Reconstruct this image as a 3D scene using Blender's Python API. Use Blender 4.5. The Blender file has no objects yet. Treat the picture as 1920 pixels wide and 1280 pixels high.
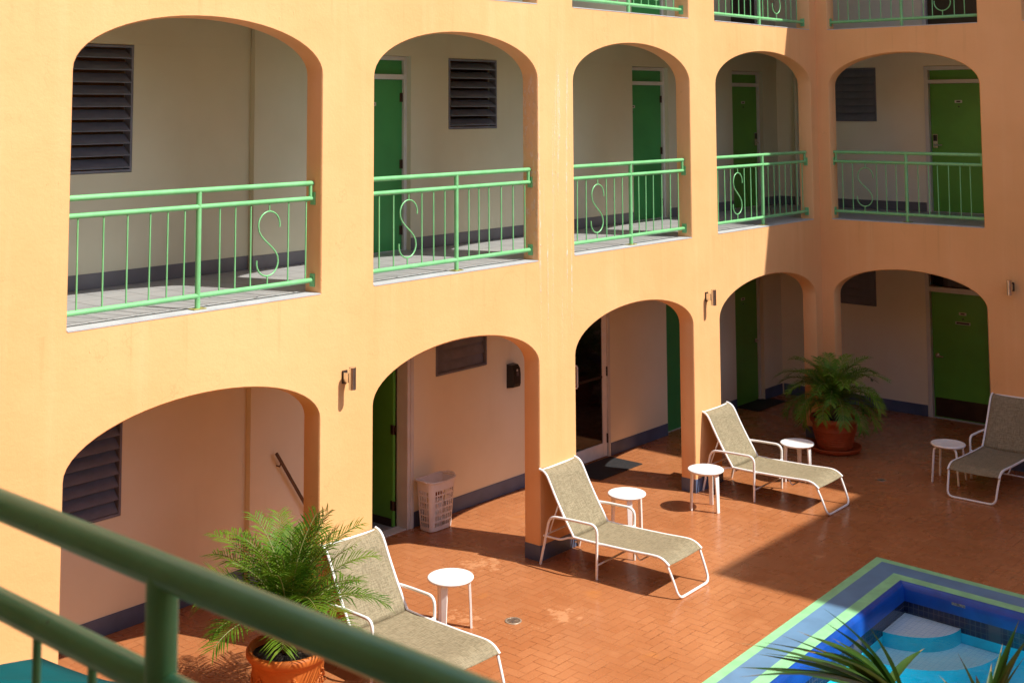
import bpy, math, random
from mathutils import Vector, Matrix
R = math.radians
rnd = random.Random(7)
scene = bpy.context.scene
COL = scene.collection

# ------------------------------------------------------------------ objects
def tag(o, label=None, cat=None, group=None, kind=None):
    if label: o['label'] = label
    if cat: o['category'] = cat
    if group: o['group'] = group
    if kind: o['kind'] = kind
    return o

def empty(name, loc=(0, 0, 0), rz=0.0, **k):
    o = bpy.data.objects.new(name, None)
    o.empty_display_size = 0.2
    o.location = loc
    o.rotation_euler = (0, 0, rz)
    COL.objects.link(o)
    return tag(o, **k)

def children_of(o):
    return [c for c in bpy.data.objects if c.parent == o]

def copy_tree(o, parent=None):
    kids = children_of(o)
    c = o.copy()
    COL.objects.link(c)
    c.parent = parent
    for ch in kids:
        copy_tree(ch, c)
    return c

class MB:
    """collects faces; build() links them as one mesh object"""
    def __init__(self):
        self.v = []; self.f = []; self.m = []; self.s = []
    def add(self, vs, fs, mi=0, smooth=False):
        n = len(self.v)
        self.v += [tuple(p) for p in vs]
        for f in fs:
            self.f.append(tuple(n + i for i in f)); self.m.append(mi); self.s.append(smooth)
        return self
    def quad(self, a, b, c, d, mi=0):
        return self.add([a, b, c, d], [(0, 1, 2, 3)], mi)
    def box(self, x0, y0, z0, x1, y1, z1, mi=0):
        vs = [(x0, y0, z0), (x1, y0, z0), (x1, y1, z0), (x0, y1, z0), (x0, y0, z1), (x1, y0, z1), (x1, y1, z1), (x0, y1, z1)]
        fs = [(0, 3, 2, 1), (4, 5, 6, 7), (0, 1, 5, 4), (1, 2, 6, 5), (2, 3, 7, 6), (3, 0, 4, 7)]
        return self.add(vs, fs, mi)
    def rbox(self, c, e, M=None, mi=0):
        """box of half extents e about c, turned by matrix M"""
        vs = []
        for z in (-1, 1):
            for x, y in ((-1, -1), (1, -1), (1, 1), (-1, 1)):
                p = Vector((x * e[0], y * e[1], z * e[2]))
                if M: p = M @ p
                vs.append(p + Vector(c))
        fs = [(0, 3, 2, 1), (4, 5, 6, 7), (0, 1, 5, 4), (1, 2, 6, 5), (2, 3, 7, 6), (3, 0, 4, 7)]
        return self.add(vs, fs, mi)
    def tube(self, pts, r, n=10, cap=True, mi=0, closed=False, flat=None):
        """round tube along pts; flat=(a,b) makes an oval section"""
        pts = [Vector(p) for p in pts]
        k = len(pts)
        rr = r if isinstance(r, (list, tuple)) else [r] * k
        tang = []
        for i in range(k):
            a = pts[(i - 1) % k] if (closed or i > 0) else pts[i]
            b = pts[(i + 1) % k] if (closed or i < k - 1) else pts[i]
            tang.append((b - a).normalized())
        ref = Vector((0, 0, 1)) if abs(tang[0].z) < 0.9 else Vector((1, 0, 0))
        u = tang[0].cross(ref).normalized()
        vs = []
        for i in range(k):
            t = tang[i]
            u = (u - t * u.dot(t))
            if u.length < 1e-6: u = t.orthogonal()
            u.normalize()
            w = t.cross(u)
            for j in range(n):
                a = 2 * math.pi * j / n
                fa, fb = flat if flat else (1, 1)
                vs.append(pts[i] + (u * math.cos(a) * fa + w * math.sin(a) * fb) * rr[i])
        fs = []
        for i in range(k if closed else k - 1):
            i2 = (i + 1) % k
            for j in range(n):
                j2 = (j + 1) % n
                fs.append((i * n + j, i * n + j2, i2 * n + j2, i2 * n + j))
        self.add(vs, fs, mi, True)
        if cap and not closed:
            self.add(vs[:n], [tuple(range(n))[::-1]], mi)
            self.add(vs[-n:], [tuple(range(n))], mi)
        return self
    def lathe(self, prof, n=32, c=(0, 0, 0), mi=0, wob=None):
        vs = []
        for (r, z) in prof:
            for j in range(n):
                a = 2 * math.pi * j / n
                q = r * (1 + (wob(a, z) if wob else 0))
                vs.append((c[0] + q * math.cos(a), c[1] + q * math.sin(a), c[2] + z))
        fs = []
        for i in range(len(prof) - 1):
            for j in range(n):
                j2 = (j + 1) % n
                fs.append((i * n + j, i * n + j2, (i + 1) * n + j2, (i + 1) * n + j))
        self.add(vs, fs, mi, True)
        if prof[0][0] > 1e-4: self.add(vs[:n], [tuple(range(n))[::-1]], mi)
        if prof[-1][0] > 1e-4: self.add(vs[-n:], [tuple(range(n))], mi)
        return self
    def build(self, name, mat, parent=None, bevel=0, loc=None, rz=None, smooth_angle=None, seg=2):
        me = bpy.data.meshes.new(name)
        me.from_pydata(self.v, [], self.f)
        for mm in (mat if isinstance(mat, (list, tuple)) else [mat]):
            me.materials.append(mm)
        for p, mi, s in zip(me.polygons, self.m, self.s):
            p.material_index = mi; p.use_smooth = s
        me.update()
        o = bpy.data.objects.new(name, me)
        COL.objects.link(o)
        if parent: o.parent = parent
        if loc: o.location = loc
        if rz is not None: o.rotation_euler = (0, 0, rz)
        if bevel:
            b = o.modifiers.new('bevel', 'BEVEL')
            b.width = bevel; b.segments = seg; b.limit_method = 'ANGLE'; b.angle_limit = R(40)
        return o

# ------------------------------------------------------------------ materials
class NT:
    def __init__(self, name):
        self.mat = bpy.data.materials.new(name)
        self.mat.use_nodes = True
        self.t = self.mat.node_tree
        self.bsdf = self.t.nodes['Principled BSDF']
        self.out = self.t.nodes['Material Output']
        self._c = None
    def node(self, typ, **k):
        n = self.t.nodes.new(typ)
        for a, b in k.items():
            setattr(n, a, b)
        return n
    def link(self, a, b):
        self.t.links.new(a, b)
    def setv(self, sock, val):
        if hasattr(val, 'is_output') or isinstance(val, bpy.types.NodeSocket):
            self.link(val, sock)
        else:
            if isinstance(val, (tuple, list)) and len(val) == 3 and sock.type == 'RGBA':
                val = (*val, 1)
            sock.default_value = val
    def math(self, op, a, b=0.0, c=0.0, clamp=False):
        n = self.node('ShaderNodeMath', operation=op, use_clamp=clamp)
        for i, v in enumerate((a, b, c)):
            self.setv(n.inputs[i], v)
        return n.outputs[0]
    def coord(self):
        if not self._c:
            self._c = self.node('ShaderNodeTexCoord').outputs['Object']
        return self._c
    def scaled(self, s, vec=None):
        n = self.node('ShaderNodeMapping')
        self.link(vec or self.coord(), n.inputs['Vector'])
        n.inputs['Scale'].default_value = s if isinstance(s, (tuple, list)) else (s, s, s)
        return n.outputs[0]
    def noise(self, scale, detail=3, rough=0.55, vec=None):
        n = self.node('ShaderNodeTexNoise')
        v = vec or (self.scaled(scale) if isinstance(scale, (tuple, list)) else self.coord())
        self.link(v, n.inputs['Vector'])
        n.inputs['Scale'].default_value = 1.0 if isinstance(scale, (tuple, list)) else scale
        n.inputs['Detail'].default_value = detail
        n.inputs['Roughness'].default_value = rough
        return n.outputs[0]
    def ramp(self, v, lo, hi, a=0.0, b=1.0):
        n = self.node('ShaderNodeMapRange')
        n.interpolation_type = 'SMOOTHSTEP'
        self.setv(n.inputs[0], v)
        for i, x in enumerate((lo, hi, a, b)):
            n.inputs[i + 1].default_value = x
        return n.outputs[0]
    def mix(self, f, a, b, blend='MIX'):
        n = self.node('ShaderNodeMix', data_type='RGBA', blend_type=blend)
        self.setv(n.inputs[0], f); self.setv(n.inputs[6], a); self.setv(n.inputs[7], b)
        return n.outputs[2]
    def sep(self):
        n = self.node('ShaderNodeSeparateXYZ')
        self.link(self.coord(), n.inputs[0])
        return n.outputs
    def bump(self, h, strength=0.3, dist=0.01):
        n = self.node('ShaderNodeBump')
        n.inputs['Strength'].default_value = strength
        n.inputs['Distance'].default_value = dist
        self.link(h, n.inputs['Height'])
        self.link(n.outputs[0], self.bsdf.inputs['Normal'])
    def set(self, col=None, rough=None, metal=None, spec=None, coat=None):
        B = self.bsdf.inputs
        if col is not None: self.setv(B['Base Color'], col)
        if rough is not None: self.setv(B['Roughness'], rough)
        if metal is not None: B['Metallic'].default_value = metal
        if spec is not None: B['Specular IOR Level'].default_value = spec
        if coat is not None: B['Coat Weight'].default_value = coat
        return self.mat

def simple(name, col, rough=0.5, metal=0.0, var=0.12, scale=6.0, bump=0.0, bscale=60, spec=0.5):
    t = NT(name)
    d = tuple(c * (1 - var) for c in col)
    e = tuple(min(1, c * (1 + var * 0.6)) for c in col)
    n = t.ramp(t.noise(scale, 4), 0.3, 0.7)
    t.set(t.mix(n, d, e), rough, metal, spec)
    if bump: t.bump(t.noise(bscale, 3), bump, 0.004)
    return t.mat

M = {}
PEACH = (0.81, 0.435, 0.182)
def peach_material(name, peel):
    t = NT(name)
    big = t.ramp(t.noise(0.55, 4, 0.6), 0.3, 0.72)
    c = t.mix(big, tuple(x * 0.92 for x in PEACH), (0.83, 0.46, 0.208))
    st = t.ramp(t.noise((4.5, 4.5, 0.22), 4, 0.62), 0.5, 0.78)          # rain streaks
    c = t.mix(t.math('MULTIPLY', st, 0.22), c, (0.86, 0.58, 0.31))
    dk = t.ramp(t.noise((2.2, 2.2, 0.5), 5, 0.65), 0.60, 0.80)
    c = t.mix(t.math('MULTIPLY', dk, 0.22), c, (0.66, 0.37, 0.15))
    wv = t.node('ShaderNodeTexVoronoi', feature='DISTANCE_TO_EDGE')
    wp = t.node('ShaderNodeVectorMath', operation='ADD')
    nz = t.node('ShaderNodeTexNoise'); nz.inputs['Scale'].default_value = 3.0; nz.inputs['Detail'].default_value = 5; t.link(t.coord(), nz.inputs['Vector'])
    t.link(t.coord(), wp.inputs[0]); t.link(nz.outputs['Color'], wp.inputs[1])
    t.link(wp.outputs[0], wv.inputs['Vector']); wv.inputs['Scale'].default_value = 0.55
    crack = t.math('MULTIPLY', t.ramp(wv.outputs['Distance'], 0.0, 0.0045, 1, 0), t.ramp(t.noise(0.8, 3), 0.50, 0.60))
    c = t.mix(t.math('MULTIPLY', crack, 0.22), c, (0.42, 0.20, 0.07))
    # thin dirt runs hanging from each floor edge
    zz = t.sep()[2]
    fl = t.math('MAXIMUM', t.math('MULTIPLY', t.ramp(zz, 2.30, 2.98), t.ramp(zz, 2.985, 2.995, 1, 0)), t.math('MULTIPLY', t.ramp(zz, 5.0, 5.64), t.ramp(zz, 5.645, 5.655, 1, 0)))
    runs = t.ramp(t.noise((11, 11, 0.35), 4, 0.65), 0.54, 0.70)
    c = t.mix(t.math('MULTIPLY', t.math('MULTIPLY', fl, runs), 0.38), c, (0.55, 0.29, 0.11))
    sp = t.ramp(t.noise(26, 3, 0.5), 0.72, 0.80)
    c = t.mix(t.math('MULTIPLY', sp, 0.15), c, (0.55, 0.27, 0.10))
    h = t.math('ADD', t.math('MULTIPLY', t.noise(3.5, 3), 0.9), t.math('MULTIPLY', t.noise(38, 4, 0.7), 0.28))
    if peel:
        x, y, z = t.sep()
        m = t.math('MULTIPLY', t.ramp(x, -6.34, -6.2), t.ramp(x, -5.72, -5.6, 1, 0))
        m = t.math('MULTIPLY', m, t.ramp(z, 1.9, 3.2))
        m = t.math('MULTIPLY', m, t.ramp(z, 4.7, 5.25, 1, 0))
        col = t.ramp(t.noise((17, 3, 0.30), 3, 0.5), 0.53, 0.64)
        flake = t.ramp(t.noise((34, 20, 9), 4, 0.7), 0.52, 0.62)
        scr = t.math('MULTIPLY', t.math('MULTIPLY', col, flake), m)
        c = t.mix(t.math('MULTIPLY', t.math('MULTIPLY', col, m), 0.35), c, (0.86, 0.60, 0.38))
        c = t.mix(t.math('MULTIPLY', scr, 0.85), c, (0.88, 0.80, 0.70))
        h = t.math('ADD', h, t.math('MULTIPLY', scr, 3.0))
        # a few curls of loose paint scattered over the rest of the plaster
        fl = t.math('MULTIPLY', t.ramp(t.noise(1.6, 2), 0.60, 0.68), t.ramp(t.noise((40, 40, 14), 3, 0.6), 0.64, 0.69))
        h = t.math('ADD', h, t.math('MULTIPLY', fl, 1.3))
    t.set(c, 0.62, spec=0.3)
    t.bump(h, 0.42, 0.016)
    return t.mat
M['peach'] = peach_material('peach stucco paint', True)
M['peach_b'] = peach_material('peach stucco paint plain', False)

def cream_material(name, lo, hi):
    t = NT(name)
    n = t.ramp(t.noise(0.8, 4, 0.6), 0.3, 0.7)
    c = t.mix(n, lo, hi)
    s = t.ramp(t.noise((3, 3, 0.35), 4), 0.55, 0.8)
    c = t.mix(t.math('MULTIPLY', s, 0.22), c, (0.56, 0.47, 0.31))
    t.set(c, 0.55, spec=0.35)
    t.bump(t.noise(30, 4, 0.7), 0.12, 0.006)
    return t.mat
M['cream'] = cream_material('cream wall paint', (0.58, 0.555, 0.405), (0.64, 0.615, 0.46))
M['cream_bounce'] = cream_material('cream wall paint with bounce light', (0.77, 0.715, 0.545), (0.83, 0.78, 0.62))  # lightened copy of the cream; bounced light is put into the colour
M['ceiling'] = simple('ceiling paint', (0.74, 0.68, 0.52), 0.8, var=0.05, scale=1.5)
M['base_blue'] = simple('blue grey skirting paint', (0.085, 0.115, 0.20), 0.45, var=0.2, scale=3)
M['base_grey'] = simple('grey tile skirting', (0.14, 0.135, 0.15), 0.4, var=0.15, scale=3)
M['sill'] = simple('pale grey sill paint', (0.47, 0.48, 0.49), 0.5, var=0.1, scale=5)
M['white_frame'] = simple('white door frame paint', (0.62, 0.61, 0.58), 0.4, var=0.08, scale=3)
M['green_door'] = simple('green door paint', (0.10, 0.335, 0.04), 0.38, var=0.12, scale=1.6)
M['green_door_deep'] = simple('deep green door paint', (0.045, 0.27, 0.075), 0.38, var=0.12, scale=1.6)
M['dark_door'] = simple('dark stained door', (0.035, 0.02, 0.012), 0.35, var=0.3, scale=3)
M['louvre'] = simple('grey louvre enamel', (0.17, 0.18, 0.225), 0.38, var=0.18, scale=5)
M['black'] = simple('black plastic', (0.012, 0.011, 0.011), 0.3, var=0.2)
M['steel'] = simple('brushed steel', (0.74, 0.74, 0.74), 0.22, 1.0, var=0.08, scale=20)
M['bronze'] = simple('dark bronze plate', (0.05, 0.028, 0.018), 0.32, 0.3, var=0.25)
M['white'] = simple('white plastic', (0.84, 0.83, 0.81), 0.35, var=0.03, scale=8)
M['white_tube'] = simple('white powder coat', (0.82, 0.81, 0.80), 0.3, var=0.05, scale=9)
M['basket'] = simple('off white basket plastic', (0.80, 0.77, 0.76), 0.4, var=0.05, scale=9)
M['towel'] = simple('white towel', (0.80, 0.78, 0.75), 0.95, var=0.1, scale=30, bump=0.6, bscale=90)
M['rust_cloth'] = simple('rust coloured cloth', (0.30, 0.09, 0.03), 0.95, var=0.2, scale=20)
M['soil'] = simple('potting soil', (0.022, 0.015, 0.010), 0.95, var=0.6, scale=40, bump=1.0, bscale=70)
M['wood_rail'] = simple('brown handrail', (0.075, 0.03, 0.012), 0.4, var=0.3, scale=12)
M['mat'] = simple('black rubber mat', (0.014, 0.014, 0.016), 0.75, var=0.3, scale=30, bump=0.6, bscale=140)
M['teal'] = simple('teal canvas', (0.0015, 0.075, 0.082), 0.95, var=0.12, scale=2.0, bump=0.25, bscale=8, spec=0.08)
M['plate'] = simple('white sign plate', (0.55, 0.53, 0.47), 0.4, var=0.05)
M['trunk'] = simple('palm trunk fibre', (0.10, 0.065, 0.035), 0.9, var=0.5, scale=25, bump=1.0, bscale=40)

def rail_material():
    t = NT('mint green rail paint')
    n = t.ramp(t.noise(7, 4), 0.3, 0.7)
    c = t.mix(n, (0.165, 0.465, 0.19), (0.205, 0.535, 0.235))
    ch = t.ramp(t.noise(42, 2, 0.5), 0.735, 0.76)
    c = t.mix(t.math('MULTIPLY', ch, 0.7), c, (0.09, 0.14, 0.09))
    t.set(c, 0.32)
    t.bump(t.noise(60, 2), 0.08, 0.003)
    return t.mat
M['rail'] = rail_material()
M['rust'] = simple('rust stained plate', (0.30, 0.26, 0.07), 0.7, var=0.5, scale=30)

def tile_floor_material():
    t = NT('pale grey corridor tiles')
    x, y, z = t.sep()
    def grout(v, w):
        f = t.math('FRACT', t.math('DIVIDE', v, w))
        d = t.math('ABSOLUTE', t.math('SUBTRACT', f, 0.5))
        return t.ramp(d, 0.478, 0.487)
    g = t.math('MAXIMUM', grout(x, 0.30), grout(y, 0.30))
    c = t.mix(t.ramp(t.noise(2, 4), 0.3, 0.7), (0.30, 0.305, 0.305), (0.36, 0.36, 0.355))
    c = t.mix(t.math('MULTIPLY', g, 0.8), c, (0.10, 0.095, 0.09))
    t.set(c, 0.38)
    t.bump(t.math('MULTIPLY', g, -1.0), 0.4, 0.003)
    return t.mat
M['tile'] = tile_floor_material()

def paver_material():
    t = NT('painted terracotta pavers')
    x, y, z = t.sep()
    W = 0.1
    wob = t.math('MULTIPLY', t.math('SUBTRACT', t.noise(9, 2), 0.5), 0.007)
    X = t.math('DIVIDE', t.math('ADD', x, t.math('ADD', wob, 100.0)), W)
    Y = t.math('DIVIDE', t.math('ADD', y, t.math('ADD', wob, 100.0)), W)
    i, j = t.math('FLOOR', X), t.math('FLOOR', Y)
    fx, fy = t.math('FRACT', X), t.math('FRACT', Y)
    d = t.math('FLOORED_MODULO', t.math('SUBTRACT', i, j), 4.0)
    def eq(k): return t.math('COMPARE', d, float(k), 0.1)
    dl = t.math('ADD', fx, eq(1)); dr = t.math('ADD', t.math('SUBTRACT', 1.0, fx), eq(0))
    db = t.math('ADD', fy, eq(2)); dt = t.math('ADD', t.math('SUBTRACT', 1.0, fy), eq(3))
    e = t.math('MINIMUM', t.math('MINIMUM', dl, dr), t.math('MINIMUM', db, dt))
    joint = t.ramp(e, 0.02, 0.055, 1, 0)
    # brick id for per-brick tint
    bx = t.math('SUBTRACT', i, eq(1)); by = t.math('ADD', j, eq(3))
    cv = t.node('ShaderNodeCombineXYZ'); t.link(bx, cv.inputs[0]); t.link(by, cv.inputs[1])
    wn = t.node('ShaderNodeTexWhiteNoise', noise_dimensions='3D'); t.link(cv.outputs[0], wn.inputs['Vector'])
    tint = wn.outputs['Value']
    c = t.mix(t.ramp(t.noise(0.7, 4, 0.6), 0.3, 0.7), (0.35, 0.134, 0.052), (0.415, 0.167, 0.068))
    c = t.mix(t.math('MULTIPLY', tint, 0.34), c, (0.30, 0.095, 0.030))
    pale = t.ramp(t.noise(2.3, 5, 0.7), 0.56, 0.78)
    c = t.mix(t.math('MULTIPLY', pale, 0.30), c, (0.58, 0.27, 0.12))
    orange = t.math('MULTIPLY', t.ramp(t.noise(1.3, 3, 0.6), 0.63, 0.78), 0.5)
    c = t.mix(orange, c, (0.55, 0.20, 0.03))
    # joints: mostly filled with paint, open in places, gritty pale in others
    openm = t.ramp(t.noise(1.1, 3, 0.6), 0.40, 0.62)
    brk = t.ramp(t.noise(14, 2), 0.44, 0.58)
    dark = t.math('MULTIPLY', t.math('MULTIPLY', joint, openm), brk)
    c = t.mix(t.math('MULTIPLY', dark, 0.80), c, (0.10, 0.030, 0.010))
    soft = t.math('MULTIPLY', joint, 0.42)
    c = t.mix(soft, c, (0.28, 0.085, 0.026))
    grit = t.math('MULTIPLY', t.math('MULTIPLY', t.ramp(t.noise(0.9, 2), 0.52, 0.62), t.ramp(t.noise(30, 4, 0.75), 0.57, 0.66)), 0.8)
    c = t.mix(t.math('MULTIPLY', grit, 0.7), c, (0.58, 0.30, 0.15))
    # worn patches where the paint has come off, shape of their own
    wear = None
    for (px, py, r) in ((-6.72, 0.42, 0.42), (-3.15, 0.42, 0.28), (-7.9, -0.3, 0.5), (-1.9, -1.2, 0.2), (-7.2, -1.0, 0.35), (-4.35, -2.1, 0.16), (-5.1, -0.05, 0.3)):
        dx = t.math('SUBTRACT', x, px); dy = t.math('SUBTRACT', y, py)
        q = t.math('SQRT', t.math('ADD', t.math('MULTIPLY', dx, dx), t.math('MULTIPLY', dy, dy)))
        m = t.ramp(q, r * 0.1, r, 0.22, 0.0)
        wear = m if wear is None else t.math('MAXIMUM', wear, m)
    wv = t.ramp(t.math('ADD', wear, t.noise(8, 5, 0.72)), 0.68, 0.73)
    wv = t.math('MULTIPLY', wv, t.ramp(wear, 0.0, 0.03))
    c = t.mix(t.math('MULTIPLY', wv, 0.45), c, (0.62, 0.32, 0.16))
    rough = t.ramp(t.noise(3, 4), 0.3, 0.7, 0.19, 0.36)
    t.set(c, rough, spec=0.45)
    h = t.math('ADD', t.math('MULTIPLY', joint, -0.8), t.math('ADD', t.math('MULTIPLY', tint, 0.35), t.math('MULTIPLY', t.noise(5, 3), 0.7)))
    t.bump(h, 0.32, 0.006)
    return t.mat
M['paver'] = paver_material()

def sling_material():
    t = NT('woven sling fabric')
    a = t.noise((210, 16, 16), 2, 0.6)      # threads across and along
    b = t.noise((16, 160, 160), 2, 0.6)
    w = t.ramp(t.math('ADD', a, b), 0.78, 1.22)
    c = t.mix(w, (0.165, 0.138, 0.082), (0.305, 0.258, 0.165))
    c = t.mix(t.math('MULTIPLY', t.ramp(t.noise(5, 3), 0.3, 0.7), 0.22), c, (0.22, 0.18, 0.115))
    t.set(c, 0.75, spec=0.25)
    t.bump(w, 0.3, 0.002)
    return t.mat
M['sling'] = sling_material()

def terracotta(name, a, b):
    t = NT(name)
    c = t.mix(t.ramp(t.noise(5, 4, 0.6), 0.3, 0.7), a, b)
    c = t.mix(t.math('MULTIPLY', t.ramp(t.noise(14, 4, 0.7), 0.6, 0.75), 0.3), c, (0.50, 0.24, 0.13))
    t.set(c, 0.6, spec=0.35)
    t.bump(t.noise(40, 3), 0.15, 0.004)
    return t.mat
M['pot_orange'] = terracotta('orange terracotta', (0.46, 0.115, 0.016), (0.55, 0.16, 0.028))
M['pot_red'] = terracotta('red brown terracotta', (0.35, 0.065, 0.016), (0.43, 0.09, 0.026))

def leaf_material(name, a, b, tip):
    t = NT(name)
    oi = t.node('ShaderNodeObjectInfo').outputs['Random']
    c = t.mix(oi, a, b)
    c = t.mix(t.math('MULTIPLY', t.ramp(t.noise(9, 3), 0.45, 0.75), 0.5), c, tip)
    B = t.bsdf
    t.set(c, 0.45, spec=0.22)
    tr = t.node('ShaderNodeBsdfTranslucent'); t.link(c, tr.inputs['Color'])
    mx = t.node('ShaderNodeMixShader'); mx.inputs[0].default_value = 0.25
    t.link(B.outputs[0], mx.inputs[1]); t.link(tr.outputs[0], mx.inputs[2])
    t.link(mx.outputs[0], t.out.inputs[0])
    return t.mat
M['frond'] = leaf_material('date palm leaflets', (0.035, 0.115, 0.006), (0.115, 0.205, 0.014), (0.22, 0.27, 0.03))
M['frond_shade_lift'] = leaf_material('date palm leaflets lightened for shade', (0.06, 0.17, 0.012), (0.15, 0.29, 0.025), (0.27, 0.34, 0.045))  # leaflet colour brightened to offset the shade on the corner palm
M['blade'] = leaf_material('fan palm blades', (0.022, 0.068, 0.008), (0.042, 0.095, 0.012), (0.085, 0.12, 0.018))
M['blade_tip'] = simple('dry leaf tip', (0.17, 0.115, 0.03), 0.7, var=0.3, scale=20)
M['rachis'] = simple('palm stalk', (0.17, 0.18, 0.05), 0.5, var=0.2, scale=15)

M['strip_green'] = simple('mint pool edge paint', (0.26, 0.58, 0.30), 0.45, var=0.14, scale=7)
M['strip_blue'] = simple('blue grey pool border paint', (0.115, 0.235, 0.385), 0.45, var=0.12, scale=3.5)
M['cove_blue'] = simple('deep blue pool paint', (0.006, 0.065, 0.34), 0.3, var=0.35, scale=3)
def mosaic(name, a, b, grout, w, rough=0.2):
    t = NT(name)
    x, y, z = t.sep()
    def g(v):
        f = t.math('FRACT', t.math('DIVIDE', v, w))
        return t.ramp(t.math('ABSOLUTE', t.math('SUBTRACT', f, 0.5)), 0.43, 0.46)
    k = t.math('MAXIMUM', t.math('MAXIMUM', g(x), g(y)), g(z))
    c = t.mix(t.ramp(t.noise(11, 4, 0.7), 0.35, 0.65), a, b)
    c = t.mix(t.math('MULTIPLY', k, 0.8), c, grout)
    t.set(c, rough)
    return t.mat
M['waterline'] = mosaic('dark waterline tiles', (0.006, 0.012, 0.045), (0.015, 0.03, 0.09), (0.09, 0.10, 0.12), 0.05)
M['pool_floor'] = mosaic('turquoise pool floor', (0.006, 0.30, 0.46), (0.02, 0.40, 0.58), (0.12, 0.62, 0.76), 0.06, 0.5)
M['pool_wall'] = simple('cyan pool wall', (0.03, 0.80, 0.97), 0.4, var=0.12, scale=4)
M['step'] = mosaic('white pool step', (0.84, 0.85, 0.88), (0.90, 0.90, 0.93), (0.54, 0.64, 0.74), 0.05, 0.4)
M['step_low'] = mosaic('pale blue pool step', (0.52, 0.90, 0.95), (0.62, 0.93, 0.97), (0.34, 0.76, 0.86), 0.05, 0.4)

def water_material():
    t = NT('pool water')
    h = t.math('ADD', t.noise(5.5, 2), t.math('MULTIPLY', t.noise(16, 2), 0.35))
    bp = t.node('ShaderNodeBump'); bp.inputs['Strength'].default_value = 0.45; bp.inputs['Distance'].default_value = 0.02
    t.link(h, bp.inputs['Height'])
    tr = t.node('ShaderNodeBsdfTransparent'); tr.inputs[0].default_value = (0.90, 0.985, 1.0, 1)
    gl = t.node('ShaderNodeBsdfGlossy'); gl.inputs['Roughness'].default_value = 0.02
    t.link(bp.outputs[0], gl.inputs['Normal'])
    fr = t.node('ShaderNodeFresnel'); fr.inputs[0].default_value = 1.33; t.link(bp.outputs[0], fr.inputs['Normal'])
    mx = t.node('ShaderNodeMixShader')
    t.link(fr.outputs[0], mx.inputs[0]); t.link(tr.outputs[0], mx.inputs[1]); t.link(gl.outputs[0], mx.inputs[2])
    t.link(mx.outputs[0], t.out.inputs[0])
    return t.mat
M['water'] = water_material()
def glass_material():
    t = NT('dark door glass')
    t.set((0.006, 0.004, 0.004), 0.04, spec=0.5)
    return t.mat
M['glass'] = glass_material()

# ------------------------------------------------------------------ building helpers
F2, F3, ROOF, TOP = 3.0, 5.657, 8.314, 9.25
STOREYS = ((0.0, F2), (F2, F3), (F3, ROOF))
SPRING = {0: (1.955, 2.368), 1: (4.862, 5.300), 2: (7.519, 7.957)}
T = 0.195   # arcade wall thickness

def arch_pts(l, r, zs, zt, c=0.0, n=28):
    """outline of the arch from left spring to right spring; c widens it for the chamfer"""
    a = (r - l) / 2 + c; b = (zt - zs) + c; m = (l + r) / 2
    return [(m - a * math.cos(math.pi * k / n), zs + b * math.sin(math.pi * k / n)) for k in range(n + 1)]

def wall_with_openings(mb, s0, s1, d0, d1, z0, z1, ops, cham=0.0, mi=0, back=True):
    """one storey of wall; ops = (l, r, zb, zs, zt) with zt > zs for arches"""
    ops = sorted(ops)
    def face(a, b, c, d):   # (s,z) quad on the front and, reversed, on the back
        mb.quad((a[0], d0, a[1]), (b[0], d0, b[1]), (c[0], d0, c[1]), (d[0], d0, d[1]), mi)
    def bface(a, b, c, d):
        if back: mb.quad((d[0], d1, d[1]), (c[0], d1, c[1]), (b[0], d1, b[1]), (a[0], d1, a[1]), mi)
    for cc, fn in ((cham, face), (0.0, bface)):
        x = s0
        for (l, r, zb, zs, zt) in ops:
            fn((x, z0), (l - cc, z0), (l - cc, z1), (x, z1))
            if zb > z0 + 1e-4:
                fn((l - cc, z0), (r + cc, z0), (r + cc, zb), (l - cc, zb))
            if zt > zs:
                P = arch_pts(l, r, zs, zt, cc)
                for k in range(len(P) - 1):
                    fn(P[k], P[k + 1], (P[k + 1][0], z1), (P[k][0], z1))
            else:
                fn((l - cc, zt + cc), (r + cc, zt + cc), (r + cc, z1), (l - cc, z1))
            x = r + cc
        fn((x, z0), (s1, z0), (s1, z1), (x, z1))
    for (l, r, zb, zs, zt) in ops:
        P0 = arch_pts(l, r, zs, zt, cham) if zt > zs else [(l - cham, zt + cham), (r + cham, zt + cham)]
        P1 = arch_pts(l, r, zs, zt, 0.0) if zt > zs else [(l, zt), (r, zt)]
        P0 = [(l - cham, zb)] + P0 + [(r + cham, zb)]
        P1 = [(l, zb)] + P1 + [(r, zb)]
        rings = [[(p[0], d0, p[1]) for p in P0]] if cham else []
        rings += [[(p[0], d0 + cham, p[1]) for p in P1], [(p[0], d1, p[1]) for p in P1]]
        n = len(P1)
        vs = [p for rg in rings for p in rg]
        fs = []
        for q in range(len(rings) - 1):
            for k in range(n - 1):
                fs.append((q * n + k, (q + 1) * n + k, (q + 1) * n + k + 1, q * n + k + 1))
        mb.add(vs, fs, mi, True)
        if zb > z0 + 1e-4:
            mb.quad((l, d0 + cham, zb), (r, d0 + cham, zb), (r, d1, zb), (l, d1, zb), mi)

def add_auto_smooth(o, ang=35):
    pass

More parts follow.
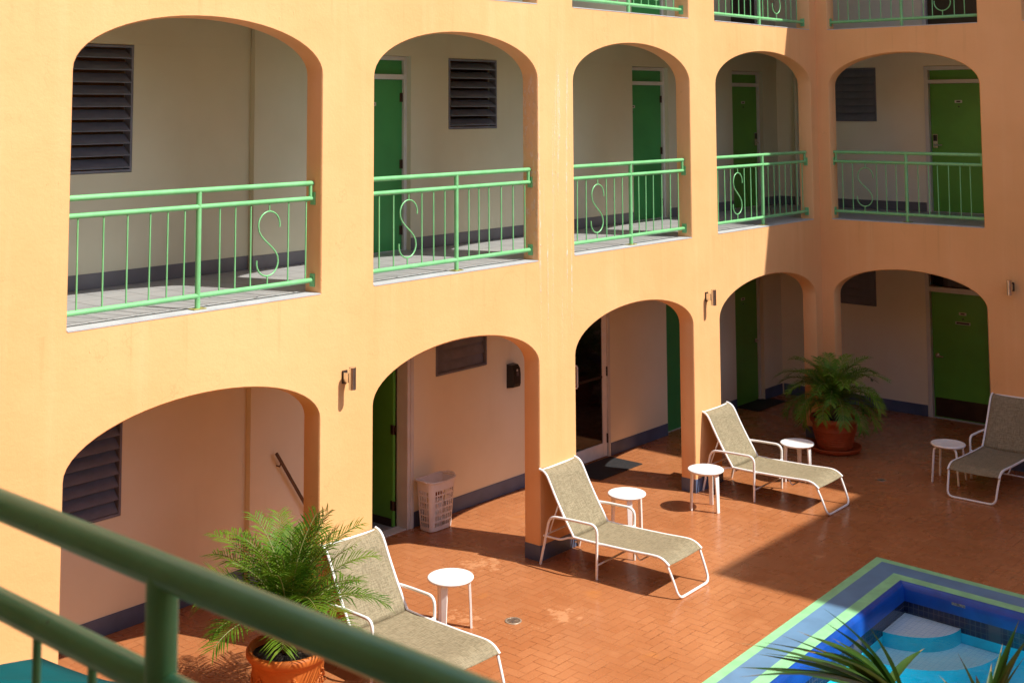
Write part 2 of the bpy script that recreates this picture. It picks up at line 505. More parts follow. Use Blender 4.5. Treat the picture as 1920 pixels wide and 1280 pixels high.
def arcade_wall(parent, s0, s1, bays, mat, name='arcade_wall'):
    mb = MB()
    for k, (z0, z1) in enumerate(STOREYS):
        zs, zt = SPRING[k]
        wall_with_openings(mb, s0, s1, 0.0, T, z0, z1, [(l, r, z0, zs, zt) for (l, r) in bays[k]], cham=0.012)
    # parapet
    mb.quad((s0, 0, ROOF), (s1, 0, ROOF), (s1, 0, TOP), (s0, 0, TOP))
    mb.quad((s1, T, ROOF), (s0, T, ROOF), (s0, T, TOP), (s1, T, TOP))
    mb.quad((s0, 0, TOP), (s1, 0, TOP), (s1, T, TOP), (s0, T, TOP))
    o = mb.build(name, mat, parent)
    for k in (1, 2):
        for (l, r) in bays[k]:
            z = STOREYS[k][0]
            sb = MB().box(l + 0.001, -0.003, z - 0.006, r - 0.001, T + 0.03, z + 0.004)
            sb.build('sill', M['sill'], parent)
    return o

def pier_skirting(parent, s0, s1, bays, h=0.155):
    x = s0
    for (l, r) in sorted(bays) + [(s1, s1)]:
        if l - x > 0.05:
            MB().box(x - 0.0035, -0.0035, 0.0, l + 0.0035, T + 0.0035, h).build('skirting', M['base_blue'], parent)
        x = r

def slab(parent, s0, s1, d0, d1, z, rooms_d=None, tiles=True):
    MB().box(s0, d0, z - 0.16, s1, d1, z - 0.004).build('floor_slab', M['ceiling'], parent)
    if tiles:
        MB().box(s0 + 0.02, T + 0.031, z - 0.0035, s1 - 0.02, d1 - 0.05, z).build('floor_tiles', M['tile'], parent)

def door(parent, dw, l, r, z0, ztop, transom=None, mat=None, frame_front=0.06, fw=0.045, depth=0.13,
         handle=None, plate=None, kick=None, swing=0.0, transom_mat=None, lock=False, hinges=None, long_plate=False, name='door', leaf_gap=0.0):
    """leaf between l and r; the frame stands in the wall opening round it. Returns the leaf."""
    mat = mat or M['green_door']
    yl = dw + depth - 0.04
    lf = MB().box(l + 0.003, 0, z0 + 0.008, r - 0.003 - leaf_gap, 0.04, ztop - 0.003).build(name, mat, parent, bevel=0.003)
    lf.location = (0, yl, 0)
    top = (transom[1] if transom else ztop)
    fr = MB()
    y0, y1 = dw + frame_front - yl, dw + depth + 0.02 - yl
    fr.box(l - fw, y0, z0, l, y1, top + fw); fr.box(r, y0, z0, r + fw, y1, top + fw)
    fr.box(l, y0, top, r, y1, top + fw)
    if transom: fr.box(l, y0, ztop, r, y1, transom[0])
    fr.box(l, y0 + 0.01, z0, r, y1, z0 + 0.006)
    fr.build('door_frame', M['white_frame'], lf, bevel=0.004)
    if transom:
        MB().box(l + 0.001, 0.01, transom[0] + 0.001, r - 0.001, 0.035, transom[1] - 0.001).build('transom_panel', transom_mat or mat, lf)
    if handle:
        hx, hz = handle
        sgn = 1 if hx < (l + r) / 2 else -1
        h = MB()
        if lock:
            h.box(hx - 0.035, -0.022, hz - 0.07, hx + 0.035, 0.0, hz + 0.13)
            h.box(hx - 0.028, -0.028, hz + 0.03, hx + 0.028, -0.0215, hz + 0.12, 1)
            h.tube([(hx, -0.02, hz - 0.03), (hx, -0.06, hz - 0.03), (hx + sgn * 0.03, -0.065, hz - 0.03), (hx + sgn * 0.12, -0.065, hz - 0.03)], 0.010, 8)
        else:
            h.tube([(hx, 0, hz), (hx, -0.012, hz)], 0.034, 16)
            h.tube([(hx, -0.01, hz), (hx, -0.055, hz), (hx + sgn * 0.02, -0.062, hz), (hx + sgn * 0.11, -0.062, hz - 0.006)], 0.011, 8)
        h.build('handle', [M['steel'], M['black']], lf)
    if plate:
        px, pz = plate
        MB().box(px - 0.055, -0.004, pz - 0.02, px + 0.055, 0.0, pz + 0.02).box(px - 0.03, -0.005, pz - 0.010, px + 0.03, -0.0041, pz + 0.010, 1).build('number_plate', [M['plate'], M['bronze']], lf)
        MB().tube([(px + 0.005, 0.0, pz - 0.075), (px + 0.005, -0.006, pz - 0.075)], 0.012, 12).build('peephole', M['black'], lf)
        if long_plate:
            MB().box(px - 0.11, -0.004, pz - 0.155, px + 0.11, 0.0, pz - 0.115).box(px - 0.095, -0.005, pz - 0.147, px + 0.095, -0.0041, pz - 0.123, 1).build('name_plate', [M['plate'], M['bronze']], lf)
    if kick:
        MB().box(l + 0.02, -0.003, z0 + 0.02, r - 0.02, 0.0, kick).build('kick_plate', M['bronze'], lf)
    if hinges:
        for hz in (z0 + 0.22, z0 + 0.95, ztop - 0.2):
            MB().tube([(hinges, -0.008, hz - 0.05), (hinges, -0.008, hz + 0.05)], 0.008, 8).box(hinges - 0.035, -0.004, hz - 0.05, hinges + 0.03, -0.001, hz + 0.05).build('hinge', M['bronze'], lf)
    return lf

def louvre_window(parent, dw, l, r, z0, z1, n, tilt, name='louvre_window'):
    f = MB()
    w = 0.022
    y0, y1 = dw - 0.006, dw + 0.10
    f.box(l, y0, z0, l + w, y1, z1); f.box(r - w, y0, z0, r, y1, z1)
    f.box(l + w, y0, z1 - w, r - w, y1, z1); f.box(l + w, y0, z0, r - w, y1, z0 + w)
    fo = f.build(name, M['louvre'], parent, bevel=0.002)
    h = (z1 - z0 - 2 * w) / n
    for k in range(n):
        zc = z0 + w + h * (k + 0.5)
        t = R(tilt + rnd.uniform(-2.5, 2.5))
        Mx = Matrix.Rotation(t, 4, 'X')       # outer edge drops
        MB().rbox((0, 0, 0), ((r - l) / 2 - w - 0.002, h * 0.60, 0.0035), Mx).build('slat', M['louvre'], fo, loc=((l + r) / 2, dw + 0.042, zc))
    return fo

# ------------------------------------------------------------------ the long sunlit wing (wall A: local s = x, depth = y)
wingA = empty('hotel_wing', (0, 0, 0), 0,
              label='sunlit peach arcade wing with four wide bays of arches facing the loungers', cat='building')
BAYS_A = [(-14.9, -12.62), (-11.571, -9.222), (-8.597, -6.287), (-5.669, -3.358), (-2.744, -0.201)]
SA0, SA1 = -15.28, T
arcade_wall(wingA, SA0, SA1, {0: BAYS_A, 1: BAYS_A, 2: BAYS_A}, M['peach'])
pier_skirting(wingA, SA0, SA1, BAYS_A)
DA = 1.725       # back wall plane
DL = 1.795       # the stretch left of the small step
STEP = -8.6
# openings in the back wall: (l, r, zb, zt)
opsA = {0: [(-6.02, -5.15, 1.555, 2.38), (-7.375, -6.43, 0, 2.10), (-3.68, -2.70, 0, 2.12), (-1.345, -0.45, 0, 2.05), (0.545, 1.40, 0, 2.05)],
        1: [(-7.335, -6.425, F2, 5.155), (-5.81, -4.955, 4.325, 5.15), (-2.105, -1.215, F2, 5.14), (0.575, 1.52, F2, 5.13)],
        2: [(-2.105, -1.215, F3, 7.80), (0.575, 1.52, F3, 7.80), (-7.335, -6.425, F3, 7.80)]}
opsL = {0: [(-10.72, -9.965, 0.985, 2.15)], 1: [(-10.62, -9.925, 4.005, 5.16)], 2: [(-10.62, -9.925, 6.67, 7.80)]}
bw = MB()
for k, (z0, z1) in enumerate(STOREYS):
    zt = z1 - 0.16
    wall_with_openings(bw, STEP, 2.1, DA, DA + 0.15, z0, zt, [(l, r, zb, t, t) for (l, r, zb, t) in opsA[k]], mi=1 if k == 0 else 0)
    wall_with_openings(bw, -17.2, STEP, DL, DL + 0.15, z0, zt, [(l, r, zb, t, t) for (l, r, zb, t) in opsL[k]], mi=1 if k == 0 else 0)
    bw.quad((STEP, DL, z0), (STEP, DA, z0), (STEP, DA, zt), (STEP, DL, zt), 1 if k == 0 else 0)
bw.build('back_wall', [M['cream'], M['cream_bounce']], wingA)
for k, zz in ((0, F2), (1, F3), (2, ROOF)):
    zc = zz - 0.161
    MB().box(STEP - 0.012, DA - 0.012, 2.52 if k == 0 else zz - 0.487, 1.97, DA - 0.0005, zc).build('ceiling_beam', M['cream'], wingA)
    MB().box(-15.25, DL - 0.012, 2.52 if k == 0 else zz - 0.487, STEP - 0.013, DL - 0.0005, zc).build('ceiling_beam', M['cream'], wingA)
def skirting_run(parent, dw, spans, z, h, mat):
    for (a, b) in spans:
        MB().box(a, dw - 0.008, z + 0.001, b, dw + 0.01, z + h).build('skirting', mat, parent, bevel=0.002)
skirting_run(wingA, DA, [(STEP - 0.008, -7.38), (-6.425, -3.685), (-2.695, -1.35), (-0.445, 0.54), (1.405, 1.96)], 0, 0.165, M['base_blue'])
skirting_run(wingA, DL, [(-15.25, STEP - 0.009)], 0, 0.165, M['base_blue'])
for z in (F2, F3):
    skirting_run(wingA, DA, [(STEP - 0.008, -7.34), (-6.42, -2.11), (-1.21, 0.57), (1.525, 1.96)], z, 0.135, M['base_grey'])
    skirting_run(wingA, DL, [(-15.25, STEP - 0.009)], z, 0.135, M['base_grey'])
for z in (F2, F3):
    slab(wingA, -17.2, T - 0.01, T - 0.02, 4.6, z)
MB().box(-17.2, T - 0.02, ROOF - 0.16, T - 0.01, 4.6, ROOF).build('roof_slab', M['ceiling'], wingA)
MB().box(-17.4, 4.601, 0, 6.0, 4.75, TOP).build('rear_wall', M['peach_b'], wingA)
for x in (-8.9, -6.1, -3.9, -2.5, -0.2):
    MB().box(x - 0.05, DA + 0.16, 0, x + 0.05, 4.6, F2 - 0.17).build('partition_wall', M['cream'], wingA)

# doors and windows of wing A
d = door(wingA, DA, -7.29, -6.47, F2, 4.893, (4.95, 5.108), M['green_door_deep'], plate=(-6.93, 4.62), handle=(-7.22, 3.98), hinges=-6.478)
d['label'] = 'deep green door beside the open louvre window'
d = door(wingA, DA, -2.06, -1.26, F2, 4.885, (4.935, 5.09), M['green_door_deep'], plate=(-1.98, 4.58), hinges=-1.268, leaf_gap=0.012)
d['label'] = 'deep green door nearly hidden in shade'
door(wingA, DA, 0.62, 1.475, F2, 4.89, (4.945, 5.08), M['green_door'], plate=(1.05, 4.64), handle=(1.40, 4.03), lock=True)
lv = louvre_window(wingA, DL, -10.615, -9.93, 4.01, 5.155, 10, 38)
louvre_window(wingA, DA, -5.805, -4.96, 4.33, 5.145, 7, 36)
louvre_window(wingA, DL, -10.715, -9.97, 0.99, 2.145, 10, 46)
louvre_window(wingA, DA, -6.015, -5.155, 1.56, 2.375, 6, 76)
for (l, r) in ((-2.06, -1.26), (-7.29, -6.47)):
    door(wingA, DA, l, r, F3, 7.55, None, M['green_door_deep'], handle=(l + 0.07, F3 + 1.0))
door(wingA, DA, 0.62, 1.475, F3, 7.55, None, M['dark_door'], handle=(1.40, F3 + 1.0))
# ground floor
door(wingA, DA, -1.30, -0.50, 0, 2.0, None, M['green_door_deep'], handle=(-0.57, 0.98))
door(wingA, DA, 0.59, 1.355, 0, 2.0, None, M['green_door'], handle=(1.29, 0.92), plate=(0.93, 1.60))
# door standing open into its room, hinged on the right
fr = MB()
fr.box(-7.375, DA - 0.012, 0, -7.33, DA + 0.16, 2.10); fr.box(-6.475, DA - 0.012, 0, -6.43, DA + 0.16, 2.10); fr.box(-7.33, DA - 0.012, 2.055, -6.475, DA + 0.16, 2.10)
fr.box(-6.43, DA - 0.02, 0, -6.385, DA - 0.001, 2.13); fr.box(-7.33, DA, 0, -6.475, DA + 0.15, 0.012)
leaf = MB().box(0, 0, 0.012, 0.04, 0.82, 2.045).build('door', M['green_door'], wingA, bevel=0.003, loc=(-6.535, DA + 0.155, 0), rz=R(3))
leaf['label'] = 'green door swung open into the room'
fo = fr.build('door_frame', M['white_frame'], None, bevel=0.004)
fo.parent = leaf; fo.matrix_parent_inverse = (Matrix.Translation(leaf.location) @ Matrix.Rotation(R(3), 4, 'Z')).inverted()
MB().box(-0.003, 0.02, 0.016, 0.0, 0.80, 0.10).build('kick_plate', M['bronze'], leaf)
for hz in (0.24, 1.05, 1.80):
    MB().tube([(-0.004, -0.008, hz - 0.05), (-0.004, -0.008, hz + 0.05)], 0.011, 8).box(-0.004, -0.04, hz - 0.05, -0.001, 0.035, hz + 0.05).build('hinge', M['bronze'], leaf)
MB().box(-8.5, DA + 0.16, 0.004, -6.15, 4.55, 0.008).build('room_floor', M['tile'], wingA)
# glazed door with white metal frame
gd = MB()
gl, gr, gt = -3.585, -2.75, 2.06
gd.box(gl, 0, 0.012, gl + 0.085, 0.045, gt); gd.box(gr - 0.085, 0, 0.012, gr, 0.045, gt)
gd.box(gl + 0.085, 0, 0.012, gr - 0.085, 0.045, 0.185); gd.box(gl + 0.085, 0, gt - 0.09, gr - 0.085, 0.045, gt)
gdo = gd.build('glass_door', M['white_tube'], wingA, bevel=0.004, loc=(0, DA + 0.02, 0))
gdo['label'] = 'dark glazed door in a white metal frame'
MB().box(gl + 0.086, 0.016, 0.186, gr - 0.086, 0.028, gt - 0.091).build('glass_pane', M['glass'], gdo)
MB().box(gl + 0.086, 0.008, 1.02, gr - 0.086, 0.0155, 1.05).build('push_bar', M['bronze'], gdo)
MB().tube([(gl + 0.13, 0, 1.0), (gl + 0.13, -0.045, 1.0), (gl + 0.13, -0.055, 1.02), (gl + 0.13, -0.055, 1.26), (gl + 0.13, -0.045, 1.28), (gl + 0.13, 0, 1.28)], 0.011, 8).build('handle', M['white_tube'], gdo)
g2 = MB(); g2.box(-3.68, -0.025, 0, gl - 0.003, 0.12, 2.12); g2.box(gr + 0.003, -0.025, 0, -2.70, 0.12, 2.12); g2.box(gl - 0.003, -0.025, gt + 0.003, gr + 0.003, 0.12, 2.12)
g2.build('door_frame', M['white_frame'], gdo, bevel=0.004)
for hz in (0.24, 1.1):
    MB().tube([(gr - 0.004, -0.006, hz - 0.06), (gr - 0.004, -0.006, hz + 0.06)], 0.012, 8).build('hinge', M['black'], gdo)

# ------------------------------------------------------------------ the shaded wing across the corner (local s = -y, depth = x)
wingB = empty('hotel_wing', (0, 0, 0), R(-90),
              label='shaded peach arcade wing across the corner, behind the potted palm and stool', cat='building')
BAYS_B = [(0.182, 2.304), (2.885, 5.1), (5.7, 7.75)]
SB1 = 9.94
arcade_wall(wingB, 0.0, SB1, {0: BAYS_B, 1: BAYS_B, 2: BAYS_B}, M['peach_b'])
pier_skirting(wingB, 0.02, SB1, BAYS_B)
DB = 1.98
opsB = {0: [(-0.85, -0.10, 1.52, 2.3), (0.67, 1.65, 0, 2.28)],
        1: [(-0.82, -0.01, 4.335, 5.17), (0.75, 1.75, F2, 5.17)],
        2: [(0.75, 1.75, F3, 7.8)]}
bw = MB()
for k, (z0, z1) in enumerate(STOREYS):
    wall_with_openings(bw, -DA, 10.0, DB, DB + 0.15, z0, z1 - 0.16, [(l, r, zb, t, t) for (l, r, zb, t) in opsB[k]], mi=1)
bw.build('back_wall', [M['cream'], M['cream_bounce']], wingB)
for (z, h, m) in ((0, 0.165, M['base_blue']), (F2, 0.135, M['base_grey']), (F3, 0.135, M['base_grey'])):
    skirting_run(wingB, DB, [(-1.70, 0.66 if z == 0 else 0.74), (1.66 if z == 0 else 1.76, 9.9)], z, h, m)
for z in (F2, F3):
    MB().box(-4.59, T + 0.0, z - 0.16, 12.0, 6.0, z - 0.004).build('floor_slab', M['ceiling'], wingB)
    MB().box(-DA + 0.01, T + 0.031, z - 0.0035, 10.0, DB - 0.01, z).build('floor_tiles', M['tile'], wingB)
MB().box(-4.59, T, ROOF - 0.16, 12.0, 6.0, ROOF).build('roof_slab', M['ceiling'], wingB)
MB().box(-4.59, 6.001, 0, 12.0, 6.15, TOP).build('rear_wall', M['peach_b'], wingB)
door(wingB, DB, 0.815, 1.69, F2, 4.905, (4.962, 5.105), M['green_door'], frame_front=-0.012, fw=0.06, depth=0.10,
     handle=(0.885, 4.02), lock=True, plate=(1.245, 4.635))
d = door(wingB, DB, 0.735, 1.585, 0, 1.83, (1.905, 2.22), M['green_door'], frame_front=-0.012, fw=0.06, depth=0.10,
         handle=(0.81, 0.90), plate=(1.20, 1.535), kick=0.29, transom_mat=M['glass'], long_plate=True)
d['label'] = 'green door with bronze kick plate and two small signs'
door(wingB, DB, 0.815, 1.69, F3, 7.6, None, M['dark_door'], frame_front=-0.012, fw=0.06, depth=0.10, handle=(0.885, 6.65))
louvre_window(wingB, DB, -0.815, -0.013, 4.34, 5.165, 7, 66)
louvre_window(wingB, DB, -0.845, -0.105, 1.525, 2.295, 6, 74)

# ------------------------------------------------------------------ wings on the photographer's side
wingC = empty('hotel_wing', (-15.3, 0, 0), R(90),
              label='peach wing whose balcony carries the near green railing', cat='building')
BAYS_C = [(-8.06, -5.60), (-5.0, -2.75), (-2.15, -0.35)]
arcade_wall(wingC, -10.0, -0.003, {0: BAYS_C, 1: BAYS_C, 2: BAYS_C}, M['peach_b'])
bw = MB()
for k, (z0, z1) in enumerate(STOREYS):
    wall_with_openings(bw, -10.0, 1.7, 1.75, 1.9, z0, z1 - 0.16, [])
bw.build('back_wall', M['cream'], wingC)
for z in (F2, F3):
    MB().box(-10.0, T - 0.02, z - 0.16, -0.02, 1.74, z - 0.004).build('floor_slab', M['ceiling'], wingC)
    MB().box(-9.98, T + 0.031, z - 0.0035, -0.03, 1.73, z).build('floor_tiles', M['tile'], wingC)
MB().box(-10.0, T - 0.02, ROOF - 0.16, -0.02, 1.95, ROOF).build('roof_slab', M['ceiling'], wingC)

# unseen three storey block, added to keep sun off the near railing
rt = MB().box(-13.0, -2.1, 0, -10.001, 1.95, TOP)
rt.build('added_shade_block', M['peach_b'], wingC)
for z in (1.3, F2 + 1.2, F3 + 1.2):
    wn = louvre_window(wingC, 0, -0.45, 0.45, z, z + 0.9, 7, 40)
    wn.rotation_euler = (0, 0, R(90)); wn.location = (-10.0, -1.0, 0)

wingD = empty('hotel_wing', (0, -10.0, 0), R(180),
              label='low single storey peach arcade closing the courtyard opposite the sunlit wing', cat='building')
BAYS_D = [(3.3, 5.5), (6.1, 8.3), (8.9, 11.1)]
dw_ = MB()
wall_with_openings(dw_, 2.63, 13.19, 0, T, 0, 3.35, [(l, r, 0, 1.955, 2.368) for (l, r) in BAYS_D], cham=0.012)
dw_.build('arcade_wall', M['peach_b'], wingD)
bw = MB()
wall_with_openings(bw, 2.63, 13.19, 1.75, 1.9, 0, 2.84, [])
bw.build('back_wall', M['cream'], wingD)
MB().box(2.63, T - 0.02, 2.84, 13.19, 2.2, 3.0).build('roof_slab', M['ceiling'], wingD)

tower = empty('stair_tower', (0, 0, 0), 0, label='peach stair tower standing forward in the corner of the courtyard', cat='building')
TX0, TX1, TY0, TY1, TZ = -2.62, 6.0, -13.0, -9.95, 12.0
tb = MB()
tb.quad((TX0, TY0, 0), (TX0, TY1, 0), (TX0, TY1, TZ), (TX0, TY0, TZ))
tb.quad((TX1, TY1, 0), (TX0, TY1, 0), (TX0, TY1, TZ), (TX1, TY1, TZ))
tb.quad((TX0, TY0, TZ), (TX1, TY0, TZ), (TX1, TY1, TZ), (TX0, TY1, TZ))
tb.quad((TX1, TY0, 0), (TX1, TY1, 0), (TX1, TY1, TZ), (TX1, TY0, TZ))
tb.quad((TX0, TY0, 0), (TX1, TY0, 0), (TX1, TY0, TZ), (TX0, TY0, TZ))
tb.build('tower_wall', M['peach_b'], tower)
for z in (1.4, F2 + 1.4, F3 + 1.2):
    wn = louvre_window(tower, 0, -0.45, 0.45, z, z + 0.9, 7, 40)
    wn.rotation_euler = (0, 0, R(180)); wn.location = (-1.4, TY1, 0)

# ------------------------------------------------------------------ railings
def spaced(a, b, n):
    return [a + (b - a) * (i + 0.5) / n for i in range(n)]

def railing(loc, rz, l, r, bal, s_at, post, label, zmid=0.800, yd=0.10):
    root = empty('balcony_railing', loc, rz, label=label, cat='railing', group='mint green balcony railings')
    zt, zm, zb = 0.930, zmid, 0.106
    rr = 0.022
    MB().tube([(l + 0.002, yd, zt), (r - 0.012, yd, zt)], rr, 12).build('top_rail', M['rail'], root)
    MB().tube([(l + 0.002, yd, zm), (r - 0.012, yd, zm)], rr * 0.95, 12).build('middle_rail', M['rail'], root)
    MB().tube([(l + 0.002, yd, zb), (r - 0.012, yd, zb)], rr * 0.95, 12).build('bottom_rail', M['rail'], root)
    p = MB().tube([(post, yd + 0.001, 0.005), (post, yd + 0.001, zt)], 0.0215, 12).build('post', M['rail'], root)
    MB().box(post - 0.06, yd - 0.04, 0.0045, post + 0.06, yd + 0.045, 0.012).build('base_plate', M['rust'], p, bevel=0.002)
    for x in (l + 0.03, r - 0.035):
        MB().tube([(x, yd, zm), (x, yd, zt)], 0.016, 10).build('end_upright', M['rail'], root)
    for x0, x1 in ((l - 0.001, l + 0.008), (r - 0.012, r + 0.001)):
        for z in (zm, zb):
            MB().box(x0, yd - 0.03, z - 0.055, x1, yd + 0.03, z + 0.055).build('wall_bracket', M['rail'], root, bevel=0.002)
    for x in bal:
        MB().tube([(x, yd, zb), (x + rnd.uniform(-.004, .004), yd, zm)], 0.0068, 8).build('baluster', M['rail'], root)
    if s_at is not None:
        # S scroll: upper bowl, diagonal, lower bowl, with short stems to the rails
        pts = []
        cz1, cz2, q = 0.605, 0.305, 0.112
        for k in range(13):
            a = R(-10 + 190 * k / 12)
            pts.append((s_at + 0.008 + q * math.cos(a), yd, cz1 + 0.115 * math.sin(a)))
        # waist
        P0, P1 = Vector(pts[-1]), Vector((s_at - 0.008 + q, yd, cz2))
        for k in range(1, 8):
            t = k / 8
            b = (P0 * (1 - t) ** 3 + Vector((P0.x - 0.005, yd, P0.z - 0.125)) * 3 * t * (1 - t) ** 2 + Vector((P1.x + 0.005, yd, P1.z + 0.125)) * 3 * t * t * (1 - t) + P1 * t ** 3)
            pts.append(tuple(b))
        for k in range(13):
            a = R(0 - 190 * k / 12)
            pts.append((s_at - 0.008 + q * math.cos(a), yd, cz2 + 0.115 * math.sin(a)))
        sc = MB().tube(pts, 0.0072, 8)
        sc.tube([(s_at + 0.008, yd, cz1 + 0.115), (s_at + 0.008, yd, zm)], 0.0068, 8)
        sc.tube([(s_at - 0.008, yd, cz2 - 0.115), (s_at - 0.008, yd, zb)], 0.0068, 8)
        sc.build('scroll_ornament', M['rail'], root)
    return root

RA = {1: ([-11.448, -11.24, -11.039, -10.845, -10.688, -10.533, -10.197, -10.044, -9.889, -9.498, -9.306], -9.707, -10.40, 'balcony railing in the leftmost second floor arch, its scroll near the right end'),
      2: ([-8.443, -8.261, -7.892, -7.733, -7.579, -7.238, -7.089, -6.938, -6.751, -6.568, -6.382], -8.075, -7.415, 'balcony railing in front of the deep green door and the small louvre window'),
      3: ([-5.494, -5.331, -4.956, -4.804, -4.649, -4.32, -4.179, -4.025, -3.846, -3.663, -3.488], -5.126, -4.485, 'second floor balcony railing right of the pier with peeling paint'),
      4: ([-2.575, -2.407, -2.263, -1.914, -1.748, -1.609, -1.281, -1.121, -0.973, -0.808, -0.641, -0.472, -0.315], -2.09, -1.439, 'second floor balcony railing crossed by the shadow edge beside the corner')}
for k, (bal, sx, px, lab) in RA.items():
    l, r = BAYS_A[k]
    railing((0, 0, F2), 0, l, r, bal, sx, px, lab)
railing((0, 0, F2), R(-90), 0.182, 2.304, [0.308, 0.456, 0.81, 0.949, 1.094, 1.402, 1.549, 1.673, 1.818, 1.972, 2.109], 0.638, 1.237,
        'shaded balcony railing in front of the green door with the card lock')
top_labels = {2: 'top floor railing barely showing above the small louvre window', 3: 'top floor railing in the middle of the upper edge of the photo', 4: 'top floor railing just left of the inside corner'}
for k in (2, 3, 4):
    l, r = BAYS_A[k]
    bal, sx, px, _ = RA[k]
    sx2 = -0.95 if k == 4 else l + r - sx
    railing((0, 0, F3), 0, l, r, [b for b in ([l + r - q for q in bal]) if abs(b - sx2) > 0.1], sx2, px, top_labels[k])
railing((0, 0, F3), R(-90), 0.182, 2.304, [0.308, 0.456, 0.62, 0.78, 0.94, 1.09, 1.402, 1.549, 1.673, 1.972, 2.109], 1.82, 1.237,
        'top floor railing in front of the dark doorway')
nr = railing((-15.3, 0, F2 + 0.023), R(90), -8.06, -5.60, [-7.85, -7.70, -7.55, -7.40, -7.25, -7.10, -6.95, -6.635, -6.485, -6.30, -6.15, -6.0, -5.80], None, -6.803,
             'large near railing crossing the lower left of the photo', zmid=0.783, yd=0.08)

# ------------------------------------------------------------------ ground and pool
ang = 0.0
E1 = Vector((-1.0, -0.036)).normalized(); E2 = Vector((-0.046, -1.0)).normalized()
PC = Vector((-4.0, -2.555)); PL, PW = 6.2, 4.3
def pool_pt(a, b):      # a along E1, b along E2 from the outer corner
    return PC + E1 * a + E2 * b
def ring(mb, o0, o1, z0, z1, mi=0, n=1):
    A = [pool_pt(o0, o0), pool_pt(PL - o0, o0), pool_pt(PL - o0, PW - o0), pool_pt(o0, PW - o0)]
    B = [pool_pt(o1, o1), pool_pt(PL - o1, o1), pool_pt(PL - o1, PW - o1), pool_pt(o1, PW - o1)]
    for k in range(4):
        k2 = (k + 1) % 4
        mb.quad((*A[k], z0), (*B[k], z1), (*B[k2], z1), (*A[k2], z0), mi)
    return mb
g = MB()
H = 150
hole = [pool_pt(0.05, 0.05), pool_pt(PL - 0.05, 0.05), pool_pt(PL - 0.05, PW - 0.05), pool_pt(0.05, PW - 0.05)]
outer = [(H, H), (-H, H), (-H, -H), (H, -H)]
for k in range(4):
    k2 = (k + 1) % 4
    g.quad((*outer[k], 0), (*outer[k2], 0), (*hole[k2], 0), (*hole[k], 0))
gr_ = g.build('courtyard_paving', M['paver'])
tag(gr_, kind='structure')
pool = empty('swimming_pool', (0, 0, 0), 0, label='blue swimming pool with a mint and blue grey painted border', cat='pool')
b = MB()
ring(b, 0.0, 0.095, 0.006, 0.008, 0); ring(b, 0.095, 0.31, 0.008, 0.010, 1); ring(b, 0.31, 0.425, 0.010, 0.006, 0)
ring(b, 0.0, 0.0, -0.02, 0.006, 0)
b.build('painted_border', [M['strip_green'], M['strip_blue']], pool)
cv = MB()
prof = [(0.425, 0.006), (0.437, 0.004), (0.455, -0.006), (0.468, -0.022), (0.476, -0.045), (0.482, -0.08), (0.486, -0.12), (0.488, -0.155)]
for (o0, z0), (o1, z1) in zip(prof[:-1], prof[1:]):
    ring(cv, o0, o1, z0, z1)
cv.s = [True] * len(cv.s)
cv.build('coping', M['cove_blue'], pool)
ring(MB(), 0.488, 0.488, -0.155, -0.30).build('waterline_tiles', M['waterline'], pool)
bs = MB()
ring(bs, 0.488, 0.488, -0.30, -1.25, 0)
o = 0.488
q = [pool_pt(o, o), pool_pt(PL - o, o), pool_pt(PL - o, PW - o), pool_pt(o, PW - o)]
bs.quad(*[(*p, -1.05) for p in q], 1)
bs.build('basin', [M['pool_wall'], M['pool_floor']], pool)
def quarter_step(r, ztop, zbot, name, mt):
    mb = MB(); n = 24
    pts = [pool_pt(o + 0.002 + r * math.cos(math.pi / 2 * k / n), o + 0.002 + r * math.sin(math.pi / 2 * k / n)) for k in range(n + 1)]
    c = pool_pt(o + 0.002, o + 0.002)
    vs = [(*c, ztop)] + [(*p, ztop) for p in pts]
    mb.add(vs, [(0, k + 1, k + 2) for k in range(n)], 0)
    for k in range(n):
        mb.quad((*pts[k], ztop), (*pts[k], zbot), (*pts[k + 1], zbot), (*pts[k + 1], ztop), 1)
    return mb.build(name, [mt, M['pool_wall']], pool)
quarter_step(0.55, -0.262, -1.05, 'pool_step', M['step'])
quarter_step(0.91, -0.39, -1.05, 'pool_step', M['step_low'])
MB().quad(*[(*p, -0.225) for p in q]).build('pool_water', M['water'])
tag(bpy.data.objects['pool_water'], kind='structure')
# worn stencil patch on the blue coping
pp = pool_pt(0.476, 1.02)
MB().rbox((pp.x - 0.002, pp.y, -0.07), (0.003, 0.065, 0.022), Matrix.Rotation(R(-2.6), 4, 'Z') @ Matrix.Rotation(R(-8), 4, 'Y')).build('depth_marker', simple('worn marker', (0.24, 0.22, 0.20), 0.6, var=0.6, scale=40), pool)

# ------------------------------------------------------------------ sun loungers
def smooth_path(pts, n=6):
    """Catmull-Rom through pts"""
    P = [Vector(p) for p in pts]
    P = [2 * P[0] - P[1]] + P + [2 * P[-1] - P[-2]]
    out = []
    for i in range(1, len(P) - 2):
        for k in range(n):
            t = k / n
            a, b_, c, d_ = P[i - 1], P[i], P[i + 1], P[i + 2]
            out.append(0.5 * ((2 * b_) + (c - a) * t + (2 * a - 5 * b_ + 4 * c - d_) * t * t + (3 * b_ - a - 3 * c + d_) * t ** 3))
    out.append(P[-2])
    return out

def rounded(pts, r, n=5):
    """polyline with rounded corners"""
    P = [Vector(p) for p in pts]
    out = [P[0]]
    for i in range(1, len(P) - 1):
        a = (P[i - 1] - P[i]); b_ = (P[i + 1] - P[i])
        rr = min(r, a.length * 0.49, b_.length * 0.49)
        p0 = P[i] + a.normalized() * rr; p1 = P[i] + b_.normalized() * rr
        for k in range(n + 1):
            t = k / n
            out.append(p0 * (1 - t) ** 2 + P[i] * 2 * t * (1 - t) + p1 * t * t)
    out.append(P[-1])
    return out

